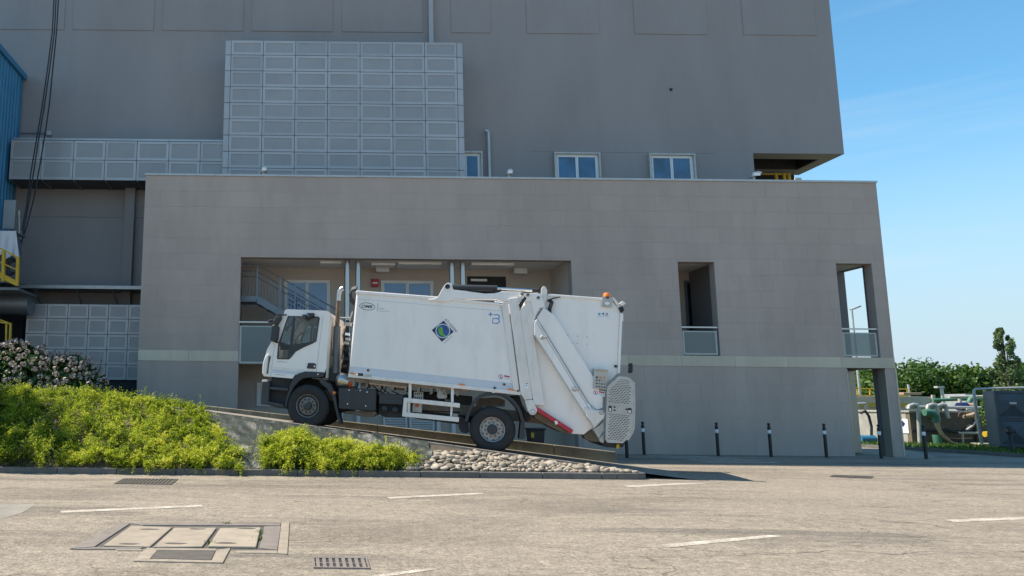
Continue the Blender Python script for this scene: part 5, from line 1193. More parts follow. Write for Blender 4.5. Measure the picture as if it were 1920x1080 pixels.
# trees
def tree(name, label, base, hgt, rx, rz, cz, n_leaf, leaf, matl, group=None, lobes=9, seed=0, cone=0):
    e = empty(name, base, label, 'tree', group); r_ = random.Random(seed); bx, by, bz = base; m = MB()
    m.tube([(bx,by,bz-.1),(bx+.08,by,bz+hgt*.25),(bx-.05,by+.1,bz+hgt*.55),(bx,by,bz+hgt*.85)], [k_*(.4 if cone else 1)*hgt**.8*.6 for k_ in (.05,.04,.025,.004)], 8, cap=False)
    cs = []
    for k in range(lobes):
        a = r_.uniform(0, 6.28); q = r_.uniform(.25, .78); zz = r_.uniform(-.75, .8); w = math.sqrt(max(.05, 1-zz*zz)) if not cone else .95*math.sqrt(max(.04, 1-((zz+1)/1.85)**2.2)); sc_ = 1 if not cone else 1.05-.4*(zz+1)
        cs.append((bx+rx*q*w*math.cos(a), by+rx*q*w*math.sin(a), bz+cz+rz*zz*.85, r_.uniform(.3,.5)*rx*sc_*(.72 if cone else 1)))
        m.tube([(bx,by,bz+cz+rz*zz*.4-.3*rz),(bx+(cs[-1][0]-bx)*.5,by+(cs[-1][1]-by)*.5,bz+cz+rz*zz*.6-.1*rz),cs[-1][:3]], [.05,.03,.012], 5, cap=False)
    m.build('trunk', M['trunk'], e, smooth=True)
    Vs, tn = [], []
    for (cx, cy, cz_, rr) in cs + [(bx, by, bz+cz, rx*.62)]:
        k = int(n_leaf/(lobes+1)); d = unit(rng.normal(size=(k, 3))); rad = rr*(rng.random((k, 1))**.4)*rng.uniform(.8, 1.2, (k, 1)); P = np.array([cx, cy, cz_]) + d*rad*np.array([1, 1, min(1.6, rz/rx)])
        nn = unit(d*.6 + rng.normal(0, .6, (k, 3))); t1 = unit(np.cross(nn, rng.normal(size=(k, 3)))); t2 = np.cross(nn, t1); s_ = leaf*rng.uniform(.6, 1.3, (k, 1))
        Vs.append(np.stack([P-t1*s_, P+t2*s_*.62, P+t1*s_, P-t2*s_*.62], 1)); tn.append(np.clip(rng.normal(r_.uniform(.3, .7), .18, k), 0, 1))
    quads('crown', np.concatenate(Vs), matl, np.concatenate(tn), e); return e
tl_ = [(1640, 74, 6.1, 3.2), (1706, 76, 7.1, 3.1), (1738, 73, 6.3, 2.6), (1779, 82, 5.6, 2.4), (1812, 74, 7.0, 2.9), (1857, 78, 6.3, 2.8), (1590, 80, 6.5, 3.4), (1905, 80, 7.4, 3.6), (1950, 78, 7, 3.6)]
tlab = ['dense green tree seen through the passage beside the building corner', 'dense rounded green tree just right of the building corner', 'dark green tree standing behind the first right hand street tree', 'smaller green tree in the dip between two taller crowns', 'dense tree behind the green pipes with thin shoots on top', 'green tree left of the tall poplar', 'green tree mostly hidden behind the building', 'leafy tree behind and right of the poplar', 'green tree at the right picture edge']
for i, (u, Yt, h, r_) in enumerate(tl_):
    p = at(u, 760, Yt); tree('deciduous_tree', tlab[i], (p.x, Yt, 0), h, r_, h*.42, h*.52, 4600, .2, M['leaf_tree'], 'trees beyond the plant', 12, i+3)
for i, (u, Yt, h) in enumerate(((1806, 77, 6.6), (1818, 78, 7.1), (1833, 77, 6.7))):
    p = at(u, 760, Yt); tree('slim_tree', ('leftmost', 'middle and tallest', 'rightmost')[i] + ' of three slim tree tops rising above the round crowns', (p.x, Yt, 0), h, .75, h*.3, h*.68, 700, .16, M['leaf_poplar'], 'slim tree tops', 10, 30+i, 1)
p = at(1896, 760, 71); tree('poplar_tree', 'tall slender poplar rising above all other trees on the right', (p.x, 71, 0), 10.9, 1.6, 5.3, 5.5, 5600, .13, M['leaf_poplar'], None, 60, 51, 1)
p = at(1880, 760, 72); tree('poplar_tree', 'shorter poplar leaning against the left side of the tall poplar', (p.x, 72, 0), 7.4, 1.5, 3.4, 3.9, 2800, .13, M['leaf_poplar'], None, 30, 52, 1)
tree('shade_tree', 'unseen leafy tree added beyond the left picture edge to shade the shrubs', (-13.8, 20.4, 0), 11.5, 2.4, 2.8, 8.6, 3000, .2, M['leaf_tree'], None, 12, 77)  # out of view, added to cast shade on the left hedge
# ------------------------------------------------------------------ street details
def ground_sheet(name, pix, z, matl, kind=None, label=None, cat=None, parent=None):
    m = MB(); m.add([tuple(onz(u, v, z)) for u, v in pix], [tuple(range(len(pix)))]); o = m.build(name, matl, parent)
    if kind: o['kind'] = kind
    if label: tag(o, label, cat)
    return o
dash = [([(112,957.5),(378,946.5),(380,949.5),(116,961.5)], 'short white dash beside the concrete inspection covers'),
        ([(724,932),(902,923.5),(910,926),(732,935)], 'thin white dash in front of the middle of the kerb'),
        ([(1168,910.5),(1300,905),(1330,906),(1180,913.5)], 'thin worn white dash near the kerb end'),
        ([(1238,1021),(1440,1003),(1470,1005),(1250,1027)], 'bold white dash in the right foreground'),
        ([(1772,974.5),(1930,968.5),(1930,973),(1790,979)], 'white dash at the right picture edge'),
        ([(688,1080),(800,1065.5),(824,1067),(722,1081)], 'white dash cut by the bottom picture edge')]
for q, l in dash: ground_sheet('road_dash', q, .004, M['paint'], label=l, cat='road marking')
for q, l in (([(1208,854),(1322,855.2),(1338,856.4),(1224,855.2)], 'farthest stripe of the shaded zebra crossing beside the wall'), ([(1238,857.2),(1372,858.6),(1390,860),(1256,858.6)], 'second stripe of the shaded zebra crossing'), ([(1280,861),(1412,862.4),(1432,864),(1300,862.6)], 'third stripe of the shaded zebra crossing'), ([(1306,865),(1450,866.4),(1468,868),(1326,867)], 'nearest stripe of the shaded zebra crossing')):
    ground_sheet('crossing_stripe', q, .004, M['paint'], label=l, cat='road marking')
ground_sheet('road_patch', [(-40,944),(70,945),(40,962),(-40,985)], .003, M['rampc'], 'structure')
# inspection chamber with three concrete covers
zi = lambda pts: [(100+x/3.097, 960+y/3.097) for x, y in pts]
ic = empty('inspection_chamber', onz(330, 1005, 0), 'sunken inspection chamber with steel frame and three cracked concrete covers', 'manhole')
def slab(name, pix, z0, z1, matl, parent, bevel=.006):
    P = [onz(u, v, z1) for u, v in pix]; n = len(P); m = MB()
    m.add([(p.x,p.y,z1) for p in P]+[(p.x,p.y,z0) for p in P], [tuple(range(n))]+[tuple(range(2*n-1, n-1, -1))]+[(i, i+n, (i+1)%n+n, (i+1)%n) for i in range(n)])
    return m.build(name, matl, parent, bevel=bevel)
slab('pit', zi([(130,205),(400,62),(1330,62),(1310,225)]), -.02, .003, M['iron'], ic, 0)
slab('collar', zi([(1325,60),(1372,58),(1360,242),(1302,238)]), -.02, .014, M['collar'], ic)
slab('collar', zi([(360,212),(520,214),(512,222),(368,222)]), -.02, .01, M['collar'], ic); slab('collar', zi([(1060,222),(1300,222),(1300,238),(1075,235)]), -.02, .01, M['collar'], ic)
slab('frame', zi([(98,210),(390,58),(445,66),(238,200)]), -.02, .018, M['ironlt'], ic); slab('frame', zi([(448,60),(1322,66),(1318,77),(520,73)]), -.02, .018, M['ironlt'], ic)
slab('frame', zi([(1226,82),(1322,80),(1302,216),(1196,206)]), -.02, .018, M['ironlt'], ic); slab('frame', zi([(104,212),(236,203),(520,204),(500,213)]), -.02, .015, M['ironlt'], ic)
cv = [[(452,78),(690,88),(562,199),(290,192)], [(702,90),(948,90),(866,198),(582,201)], [(968,92),(1205,88),(1178,200),(898,196)]]
for i, c in enumerate(cv):
    o = slab('cover', zi(c), -.02, .022 + .004*i, M['cover'], ic, .012)
    cx = sum(p[0] for p in c)/4; 
    for (fx_, fy_) in ((.1, -.62), (-.12, .55)):
        x = cx + fx_*150 - fy_*75; y = 142 + fy_*72; q = onz(*zi([(x, y)])[0], .028); m = MB(); z = .0245+.004*i
        m.add([(q.x+.12*math.cos(a)*random.uniform(.7,1.2), q.y+.05*math.sin(a)*random.uniform(.7,1.2), z) for a in np.linspace(0, 5.8, 11)], [tuple(range(11))]); m.build('lifting_hole', M['iron'], o)
sc_ = empty('access_cover', onz(335, 1040, 0), 'small rectangular steel access cover in a concrete collar before the inspection chamber', 'manhole')
for q in ([(545,205),(612,212),(560,272),(465,282)], [(948,218),(1030,208),(985,292),(920,280)], [(560,272),(925,280),(985,292),(465,282)], [(600,208),(950,212),(946,222),(604,219)]): slab('collar', zi(q), -.02, .012+random.uniform(0,.004), M['collar'], sc_)
slab('lid', zi([(604,222),(942,226),(918,275),(566,266)]), -.02, .008, M['iron'], sc_)
def grate(pix, nb, label, bars_mat='ironlt'):
    P = [onz(u, v, 0) for u, v in pix]; c = sum((Vector(p) for p in P), Vector())/4; e = empty('drain_grate', c, label, 'drain')
    L = lambda a, b, t: P[a]*(1-t) + P[b]*t
    def q2(s0, s1, t0, t1, z0, z1, nm, mt):
        f = lambda s, t: (L(0,1,s)*(1-t) + L(3,2,s)*t); Q = [f(s0,t0), f(s1,t0), f(s1,t1), f(s0,t1)]; m = MB()
        m.add([(p.x,p.y,z1) for p in Q]+[(p.x,p.y,z0) for p in Q], [(0,1,2,3),(7,6,5,4),(0,4,5,1),(1,5,6,2),(2,6,7,3),(3,7,4,0)]); return m.build(nm, mt, e)
    q2(.01, .99, .03, .97, -.05, .002, 'pit', M['void'])
    q2(0, 1, 0, .07, -.03, .016, 'frame', M[bars_mat]); q2(0, 1, .93, 1, -.03, .016, 'frame', M[bars_mat]); q2(0, .03, .07, .93, -.03, .016, 'frame', M[bars_mat]); q2(.97, 1, .07, .93, -.03, .016, 'frame', M[bars_mat])
    for i in range(nb):
        s_ = .03 + .94*(i+.5)/nb; w = .94/nb*.27; q2(s_-w, s_+w, .07, .93, -.03, .013, 'bar', M[bars_mat])
    q2(.03, .97, .47, .53, -.03, .009, 'cross_bar', M[bars_mat])
grate([(586,1047),(688,1048),(694,1068),(588,1066.5)], 8, 'barred iron drain grate in the foreground beside the white dash')
grate([(232,898),(334,899),(322,909),(214,907.5)], 14, 'flat iron drain grate close to the kerb on the left', 'iron')
grate([(1562,891.5),(1638,894),(1632,897.5),(1556,894.5)], 14, 'dark iron drain grate far out on the right road surface', 'iron')
# weeds in the cover joints
we = []
for (x, y) in ((1010,75),(1195,130),(1190,165),(905,190)):
    p = np.array(onz(*zi([(x, y)])[0], 0)); n_ = 22; b = p + rng.normal(0, .025, (n_, 3))*np.array([1,1,0]); d = unit(rng.normal(0, .5, (n_, 3)) + np.array([0,0,1])); h_ = rng.uniform(.02, .075, (n_, 1)); s_ = unit(np.cross(d, rng.normal(size=(n_, 3))))*.008
    we.append(np.stack([b-s_, b+s_, b+d*h_+s_*.3, b+d*h_-s_*.3], 1))
tag(quads('weeds', np.concatenate(we), M['grass']), 'small green weeds growing in the joints of the concrete covers', 'weeds', kind='stuff')
# bollards
def bollard(u, v, lab):
    p = onz(u, v, 0); e = empty('bollard', (p.x, p.y, 0), lab, 'bollard', 'bollards in front of the building'); H_ = 1.13
    m = MB(); m.lathe([(.0,.0),(.052,.0),(.052,H_-.36),(.048,H_-.36)], (p.x,p.y,.002), n=16); m.lathe([(.048,H_-.24),(.052,H_-.24),(.052,H_-.13),(.03,H_-.11),(.03,H_-.09),(.045,H_-.075),(.052,H_-.045),(.04,H_-.01),(.0,H_)], (p.x,p.y,.002), n=16); m.build('post', M['bollard'], e, smooth=True)
    m = MB(); m.lathe([(.0485,H_-.365),(.0525,H_-.36),(.0525,H_-.24),(.0485,H_-.235)], (p.x,p.y,.002), n=16); m.build('white_band', M['bband'], e, smooth=True)
for u, v, l in ((1176,858.5,'black bollard half hidden behind the truck tail'), (1208,852.8,'black bollard with white band just right of the truck'), (1347,855,'black bollard with white band below the single window opening'), (1446,856.6,'black bollard with white band, fourth from the truck'), (1550,858,'black bollard with white band nearest left of the passage'), (1653,859.8,'black bollard with white band standing before the passage'), (1737,860.6,'black bollard with white band right of the building corner')): bollard(u, v, l)
p = onz(1007, 842, 0); bn = empty('waste_bin', (p.x, p.y, 0), 'black waste bin with yellow label behind the truck', 'bin'); by_ = 25.2; a, b = at(993, 812, by_), at(1021, 803, by_)
m = MB(); m.add([(a.x+.06,by_,0),(b.x-.06,by_,0),(b.x-.06,by_+.4,0),(a.x+.06,by_+.4,0),(a.x,by_-.04,b.z-.06),(b.x,by_-.04,b.z-.06),(b.x,by_+.46,b.z-.06),(a.x,by_+.46,b.z-.06)], [(0,3,2,1),(4,5,6,7),(0,1,5,4),(1,2,6,5),(2,3,7,6),(3,0,4,7)]); m.build('body', M['binm'], bn, bevel=.02)
m = MB(); m.box(a.x-.03, b.x+.03, by_-.07, by_+.48, b.z-.058, b.z); m.build('lid', M['binm'], bn, bevel=.015); m = MB(); m.box(a.x+.03, a.x+.13, by_-.052, by_-.043, b.z-.3, b.z-.14); m.build('label_plate', M['yellow'], bn)
struct(ground_sheet('paving', [(1585,853),(1700,842),(1760,857.5),(1700,859),(1598,857)], .004, M['collar']))

# ------------------------------------------------------------------ works yard on the right
kp = [(23.2,40),(24.0,34.5),(24.5,32),(25.35,27.7),(26.2,23.5),(27.4,19)]
kb = empty('yard_kerb', (25, 28, 0), kind='structure')
pts_ = []
for (a, b) in zip(kp[:-1], kp[1:]):
    n_ = max(1, round(math.dist(a, b)/1.0)); pts_ += [(a[0]+(b[0]-a[0])*i/n_, a[1]+(b[1]-a[1])*i/n_) for i in range(n_)]
pts_.append(kp[-1])
for a, b in zip(pts_[:-1], pts_[1:]): m = MB(); m.bar((a[0],a[1],.06), (b[0],b[1],.06), .13, .13); m.build('kerb_stone', M['kerb'], kb, bevel=.01)
m = MB(); m.add([(x+.06, y, .09) for x, y in kp] + [(120,19,.09),(120,40,.09)], [tuple(range(len(kp)+2))]); struct(m.build('verge', M['turf']))
m = MB(); m.quad((21,40,.02),(140,40,.02),(140,140,.02),(21,140,.02)); struct(m.build('yard_ground', M['turf']))
n_ = 9000; X = rng.uniform(24.2, 34, n_); Y = rng.uniform(24, 36.5, n_); k = X > np.interp(Y, [p[1] for p in kp[::-1]], [p[0] for p in kp[::-1]])+.12; X, Y = X[k], Y[k]; n_ = len(X)
b = np.stack([X, Y, np.full(n_, .085)], 1); d = unit(rng.normal(0, .35, (n_, 3)) + np.array([0,0,1])); h_ = rng.uniform(.05, .17, (n_, 1)); s_ = unit(np.cross(d, rng.normal(size=(n_, 3))))*.02
tag(quads('grass', np.stack([b-s_, b+s_, b+d*h_+s_*.2, b+d*h_-s_*.2], 1), M['grass']), 'green grass verge behind the kerb on the right', 'grass', kind='stuff')
# concrete basin
GX, GY = 28.0, 36.0
bs = empty('concrete_basin', (30.5, 38, 0), 'weathered concrete basin with lit end wall behind the right hand bollard', 'basin')
m = MB(); m.box(GX, GX+6.2, GY, GY+.25, 0, 1.5); m.build('front_wall', M['brown'], bs)  # face turned from the sun, its shade put into the brown colour
m = MB(); m.box(GX, GX+.25, GY+.25, 43, 0, 1.5); m.build('end_wall', M['concrete'], bs)
m = MB(); m.box(GX-.05, GX+6.25, GY-.05, GY+.3, 1.5, 1.6); m.box(GX-.05, GX+.3, GY+.3, 43, 1.5, 1.6); m.build('rim', M['concrete'], bs, bevel=.015)
m = MB(); m.box(GX, GX+6.1, GY-.06, GY-.002, .62, .72); m.build('ledge', M['under'], bs)
for x in (GX+2.9, GX+5.2): m = MB(); m.box(x, x+.28, GY-.14, GY-.003, 0, 1.49); m.build('buttress', M['brown'], bs)  # shade put into the colour, as on the front wall
def pipe(name, pix, Y, r, matl, label, cat='pipe', n=10, group=None, end=None):
    P = [at(u, v, Y if not isinstance(Y, (list, tuple)) else Y[i]) for i, (u, v) in enumerate(pix)]; m = MB(); m.tube(P, r, n); return tag(m.build(name, M[matl], smooth=True), label, cat, group)
pipe('steel_pipe', [(1700,763),(1760,763.5),(1850,765)], 35.85, .075, 'galv', 'long pale pipe lying along the top of the concrete basin')
for (u, v1, l) in ((1721, 838, 'pale downpipe reaching the grass in front of the basin'), (1756, 786, 'short pale downpipe above the green pipe bend'), (1774, 784, 'shortest pale downpipe in the middle of the basin')):
    pipe('downpipe', [(u-17,767),(u-16,761),(u-8,758.5),(u-2,759.5),(u,764),(u+1,775),(u+4,v1)], 35.75, .085, 'galv', l, group='downpipes on the basin')
gp_ = [(1733,773.5),(1741,773),(1749,775.5),(1754,781),(1755.5,791)]
pipe('green_pipe_bend', gp_, 35.3, [.15,.17,.17,.165,.16], 'pipegreen', 'thick green pipe bend curving down in front of the basin', n=14)
pipe('drain_hose', [(1756,792),(1759,802),(1768,817),(1783,829),(1800,836),(1822,838.5)], 35.2, [.12,.09,.075,.07,.07,.07], 'hose', 'tan drain hose sagging from the green pipe bend to the grass', 'hose')
pipe('pipe_frame', [(1841,832),(1833,790),(1827,745),(1826,733),(1829,729.5),(1860,728.5),(1935,726.5)], 32.5, .055, 'galv', 'thin pale pipe frame rising left of the dark tank and running over it', 'pipe frame')
pipe('green_pipe', [(1749,750.5),(1800,748.5),(1846,748)], 41, .09, 'pipegreen', 'long level green pipe behind the basin')
pipe('cream_beam', [(1779,744.5),(1862,743)], 40.5, .07, 'cream', 'long level cream beam above the green pipe', 'beam')
pipe('green_riser', [(1817,762),(1817,754),(1820,748),(1826,746)], 39, .12, 'pipegreen', 'short green riser pipe left of the pipe frame')
pipe('cream_post', [(1801,768),(1799.5,748)], 38.5, .08, 'cream', 'cream post in front of the green riser', 'post')
pipe('bent_hose', [(1812,767),(1824,768),(1831,776),(1832,786),(1824,798),(1812,806)], 35.4, .045, 'galv', 'pale hose looping around the valve on the basin wall', 'hose')
pipe('cross_pipe', [(1796,811),(1805,811.5),(1835,812)], 35.6, .06, 'galv', 'short level pipe low on the basin wall')
pipe('drop_pipe', [(1804.5,811),(1805.5,835)], 35.6, .05, 'galv', 'short vertical drop pipe low on the basin wall')
vl = empty('gate_valve', at(1815, 779, 35.5), 'brass coloured gate valve with handwheel on the basin wall', 'valve')
a, b = at(1806, 781, 35.5), at(1828, 778, 35.5); m = MB(); m.tube([a, b], [.06,.13], 12); m.build('body', M['hose'], vl, smooth=True)
c = at(1804, 780, 35.4); m = MB(); m.tube([(c.x+.16*math.cos(t), 35.4, c.z+.16*math.sin(t)) for t in np.linspace(0, 2*math.pi, 15)], .022, 6); m.tube([(c.x-.16,35.4,c.z),(c.x+.16,35.4,c.z)], .018, 5); m.build('handwheel', M['rust'], vl)
mo = empty('pump_motor', at(1803, 762, 36.3), 'blue pump motor on top of the basin', 'pump'); a, b = at(1797, 763, 36.2), at(1812, 762, 36.2); m = MB(); m.tube([a, b], .2, 14); m.build('motor', M['navy'], mo, smooth=True); m = MB(); m.tube([b, b+Vector((.35,0,0))], .16, 12); m.build('pump_head', M['hose'], mo, smooth=True)
bk_ = at(1758, 822, 35.4); m = MB(); m.lathe([(.0,0),(.17,0),(.2,.42),(.19,.42),(.0,.40)], (bk_.x, 35.4, .1), n=16); tag(m.build('bucket', M['pipegreen'], smooth=True), 'green bucket on the grass below the pipe bend', 'bucket')
m = MB(); a, b = at(1831, 838, 34.8), at(1856, 831, 34.8); m.box(a.x, b.x, 34.5, 35.1, .09, b.z); tag(m.build('concrete_block', M['concrete'], bevel=.02), 'low concrete block on the grass left of the dark tank', 'block')
pipe('yellow_pipe', [(1846,814),(1868,814)], 34.9, .13, 'yellow', 'short thick yellow pipe half hidden by the dark tank')
sn = empty('wall_sign', (GX-.02, 36.6, .9), 'white notice with dark diamond emblem on the lit basin end wall', 'sign')
m = MB(); m.box(GX-.03, GX-.003, 36.12, 36.72, .55, 1.2); m.build('board', M['sticker'], sn); m = MB(); m.add([(GX-.033,36.42,1.13),(GX-.033,36.27,.98),(GX-.033,36.42,.83),(GX-.033,36.57,.98)], [(0,1,2,3)]); m.build('emblem', M['navy'], sn)
# cladded tanks, yellow railings behind
def railing(x0, x1, y, z0, z1, lab, n=4):
    e = empty('yellow_railing', ((x0+x1)/2, y, z0), lab, 'railing', 'yellow railings')
    for z in (z1, (z0+z1)/2): m = MB(); m.bar((x0,y,z),(x1,y,z), .06, .06); m.build('rail', M['yellow'], e)
    for i in range(n+1): x = x0+(x1-x0)*i/n; m = MB(); m.bar((x,y,z0),(x,y,z1), .06, .06); m.build('post', M['yellow'], e)
    return e
a, b = at(1560, 728, 45), at(1701, 729, 45); railing(a.x, b.x, 45, 2.05, a.z, 'yellow railing on the yard structure seen through the passage and at the corner', 6)
m = MB(); a, b = at(1560, 742, 44), at(1748, 743, 44); m.box(a.x, b.x, 44, 47, 1.55, a.z); m.box(b.x-.08, b.x+.1, 43.9, 44.0, 1.5, a.z+.1); cl = tag(m.build('clad_tank', M['cream'], bevel=.01), 'long cream clad tank behind the concrete basin', 'tank')
m = MB(); a, b = at(1560, 758, 43.4), at(1703, 759, 43.4); m.box(a.x, b.x, 43.3, 43.5, b.z-.12, a.z+.1); tag(m.build('yellow_beam', M['yellow']), 'thick yellow beam below the cream clad tank', 'beam')
m = MB(); a, b = at(1684, 736, 43), at(1718, 741, 43); m.box(a.x, b.x, 42.6, 43.4, b.z, a.z); tag(m.build('tank_lid', M['hose'], bevel=.02), 'flat tan lid on the cream clad tank', 'lid')
m = MB(); a, b = at(1786, 739, 52), at(1807, 743, 52); m.box(a.x, b.x, 51, 53, b.z-1.5, a.z); tag(m.build('small_hut', M['coping'], bevel=.02), 'small pale hut roof behind the cream beam', 'hut')
for (u, v, l) in ((1765, 727, 'grey lamp post with flat head in front of the trees'),):
    lp = empty('yard_lamp', at(u, 770, 48), l, 'street lamp'); a = at(u, v, 48); m = MB(); m.tube([(a.x+.1,48,0),(a.x,48,a.z)], .09, 8); m.build('post', M['galv'], lp); m = MB(); m.box(a.x-.35, a.x+.08, 47.85, 48.15, a.z-.02, a.z+.1); m.build('head', M['galv'], lp)
a = at(1703, 721, 46); m = MB(); m.tube([(a.x,46,1.5),(a.x,46,a.z)], .06, 8); tag(m.build('thin_post', M['galv']), 'thin grey post rising beside the tan lid', 'post')
lp = empty('street_lamp', at(1597, 770, 60), 'street lamp with flat angled head seen through the upper corner opening', 'street lamp'); a, b = at(1597, 580, 60), at(1606, 577, 60)
m = MB(); m.tube([(a.x,60,0),(a.x,60,a.z)], [.11,.07], 8); m.build('post', M['galv'], lp); m = MB(); m.bar((a.x-.05,60,a.z-.02),(b.x+.25,60,b.z+.12), .35, .12); m.build('head', M['galv'], lp)
# dark sectional tank
tx, ty = at(1868, 790, 31).x, 31.0; dt = empty('sectional_tank', (tx+2, ty, .1), 'dark blue grey sectional steel tank with pressed cross panels at the right edge', 'tank')
m = MB(); m.box(tx+.02, tx+4.3, ty+.03, ty+1.1, .2, 2.42); m.build('shell', M['tankblue'], dt)
for i in range(4):
    for j in range(2):
        x0, z0 = tx+.02+i*1.07, .24+j*1.09; w = 1.06; h_ = 1.07; m = MB(); cx, cz = x0+w/2, z0+h_/2; f = .07
        m.add([(x0,ty+.02,z0),(x0+w,ty+.02,z0),(x0+w,ty+.02,z0+h_),(x0,ty+.02,z0+h_),(x0,ty-.05,z0),(x0+w,ty-.05,z0),(x0+w,ty-.05,z0+h_),(x0,ty-.05,z0+h_),
               (x0+f,ty-.05,z0+f),(x0+w-f,ty-.05,z0+f),(x0+w-f,ty-.05,z0+h_-f),(x0+f,ty-.05,z0+h_-f),(x0+f,ty,z0+f),(x0+w-f,ty,z0+f),(x0+w-f,ty,z0+h_-f),(x0+f,ty,z0+h_-f),(cx,ty-.1,cz)],
              [(0,4,5,1),(1,5,6,2),(2,6,7,3),(3,7,4,0),(4,8,9,5),(5,9,10,6),(6,10,11,7),(7,11,8,4),(8,12,13,9),(9,13,14,10),(10,14,15,11),(11,15,12,8),(12,16,13),(13,16,14),(14,16,15),(15,16,12)])
        pn = m.build('tank_panel', M['tankblue'], dt)
        if (i, j) == (0, 1): m = MB(); m.box(cx-.1, cx+.12, ty-.115, ty-.102, cz+.02, cz+.1); m.build('plate', M['galv'], pn)
for x in (tx+.15, tx+1.1, tx+2.2, tx+3.2, tx+4.1): m = MB(); m.box(x, x+.12, ty+.1, ty+.5, .09, .22); m.build('foot', M['under'], dt)
dt.location = (tx+.02, ty, .1); dt.rotation_euler = (0, 0, R(-24))
for o_ in dt.children: o_.matrix_parent_inverse = Matrix.Translation((-tx-.02, -ty, -.1))
vp = onz(1898, 851, .05); ve = empty('valve_post', (vp.x, vp.y, .05), 'dark valve post with two side couplings in front of the sectional tank', 'hydrant')
m = MB(); m.lathe([(.1,.02),(.075,.06),(.07,.75),(.11,.78),(.12,.9),(.1,1.0),(.04,1.05),(0,1.05)], (vp.x,vp.y,.03), n=14); m.build('post', M['under'], ve, smooth=True)
for s_ in (-1, 1): m = MB(); m.tube([(vp.x,vp.y,.9),(vp.x+s_*.18,vp.y,.88)], [.06,.075], 10); m.build('coupling', M['rust' if s_ < 0 else 'under'], ve, smooth=True)
bu = empty('creeper_bush', at(1853, 780, 33.5), 'small bright creeper bush against the left side of the dark tank', 'bush'); c = at(1853, 775, 33.6)
n_ = 500; d = unit(rng.normal(size=(n_, 3))); P = np.array([c.x, 33.6, c.z]) + d*np.array([.3,.3,.75])*rng.random((n_, 1))**.4; t1 = unit(rng.normal(size=(n_, 3))); t2 = unit(np.cross(t1, rng.normal(size=(n_, 3)))); s_ = .06
quads('leaves', np.stack([P-t1*s_, P+t2*s_*.7, P+t1*s_, P-t2*s_*.7], 1), M['leaf_tree'], rng.uniform(.5, 1, n_), bu); m = MB(); m.tube([(c.x,33.6,.05),(c.x,33.6,c.z+.4)], .03, 6); m.build('stem', M['trunk'], bu)

# ------------------------------------------------------------------ clutter at the left edge
def ybar(m, a, b, Y0, Y1, w=.06): m.bar(at(*a, Y0), at(*b, Y1), w, w)
yr = empty('yellow_platform', at(10, 530, 26.6), 'yellow platform railing at the left picture edge below the white tarpaulin', 'railing')
for a, b, w, nm in (((-30,450),(34,483),.05,'rail'), ((-30,478),(34,507),.04,'rail'), ((-30,500),(34,533),.17,'toe_board'), ((7,470),(6,528),.1,'post'), ((34,482),(32,536),.1,'post'), ((-22,455),(-22,512),.1,'post')):
    m = MB(); m.bar(at(*a, 26.6), at(*b, 26.6), .06, w) if nm != 'post' else m.bar(at(*a, 26.6), at(*b, 26.6), w, w); m.build(nm, M['yellow'], yr)
q0, q1 = at(-40, 535, 26.6), at(34, 536, 26.6); m = MB(); m.box(q0.x, q1.x, 26.65, 28.6, q1.z-.14, q1.z-.06); m.build('deck', M['rail'], yr)
m = MB(); a, b = at(2, 480, 27.4), at(26, 436, 27.4); m.box(a.x-.6, b.x, 27.3, 28.3, a.z-1.0, b.z-.08); cbx = tag(m.build('control_cabinet', M['rail'], bevel=.02), 'cabinet under the white tarpaulin at the left edge', 'cabinet')
ta = MB(); prof = [(0, .0), (.03, .02)]; a, b = at(1, 433, 27.2), at(30, 433, 27.2); lowz = at(20, 481, 27.0).z; cols_ = 26; rws = 12; vs = []
for j in range(rws):
    f = j/(rws-1)
    for i in range(cols_):
        g_ = i/(cols_-1); x = a.x-.7 + (b.x-a.x+.7)*g_ + f*.24*max(0, g_-.55)/.45; z = b.z + (lowz-b.z)*f*(1+.12*math.sin(i*1.1)) - .05*max(0, .6-g_)*f
        y = 27.2 - .10*f - .05*math.sin(i*1.3+f*3)*f; vs.append((x, y, z))
back = [(x, 28.3, vs[0][2]+.01) for x, y, z in vs[:cols_]]
ta.add(vs + back, [(j*cols_+i, j*cols_+i+1, (j+1)*cols_+i+1, (j+1)*cols_+i) for j in range(rws-1) for i in range(cols_-1)] + [(rws*cols_+i, rws*cols_+i+1, i+1, i) for i in range(cols_-1)])
o = ta.build('tarpaulin', M['tarp'], smooth=True); sl = o.modifiers.new('thickness', 'SOLIDIFY'); sl.thickness = .012; tag(o, 'white tarpaulin draped over a cabinet on the yellow platform', 'tarpaulin')
c = at(19, 500, 27.0); m = MB()
for k in range(4): m.tube([(c.x+(.26-.03*k)*math.cos(t)+.03*k, 27.0+.03*k, c.z+(.32-.04*k)*math.sin(t)) for t in np.linspace(0, 6.5, 18)], .022, 6)
tag(m.build('cable_coil', M['black']), 'coil of black cable hanging behind the yellow railing', 'cable')
m = MB(); a, b = at(10, 376, 29), at(28, 430, 29); m.box(a.x, b.x, 28.9, 28.96, b.z, a.z); tag(m.build('leaning_sheet', M['coping']), 'grey metal sheet standing behind the white tarpaulin', 'sheet')
a, b = at(36, 395, 28.6), at(36, 470, 28.6); m = MB(); m.tube([a, b], .04, 8); tag(m.build('grey_conduit', M['galv']), 'short vertical grey conduit right of the white tarpaulin', 'conduit')
yr2 = empty('yellow_railing', at(10, 640, 26.2), 'lower yellow railing at the left edge above the hydrangea', 'railing')
for a, b, w, nm in (((-30,600),(21,607),.05,'rail'), ((-30,589),(21,607),.04,'rail'), ((20,606),(18,668),.1,'post'), ((12,608),(11,668),.04,'post'), ((-12,604),(-12,668),.06,'post')):
    m = MB(); m.bar(at(*a, 26.2), at(*b, 26.2), .06, w); m.build(nm, M['yellow'], yr2)
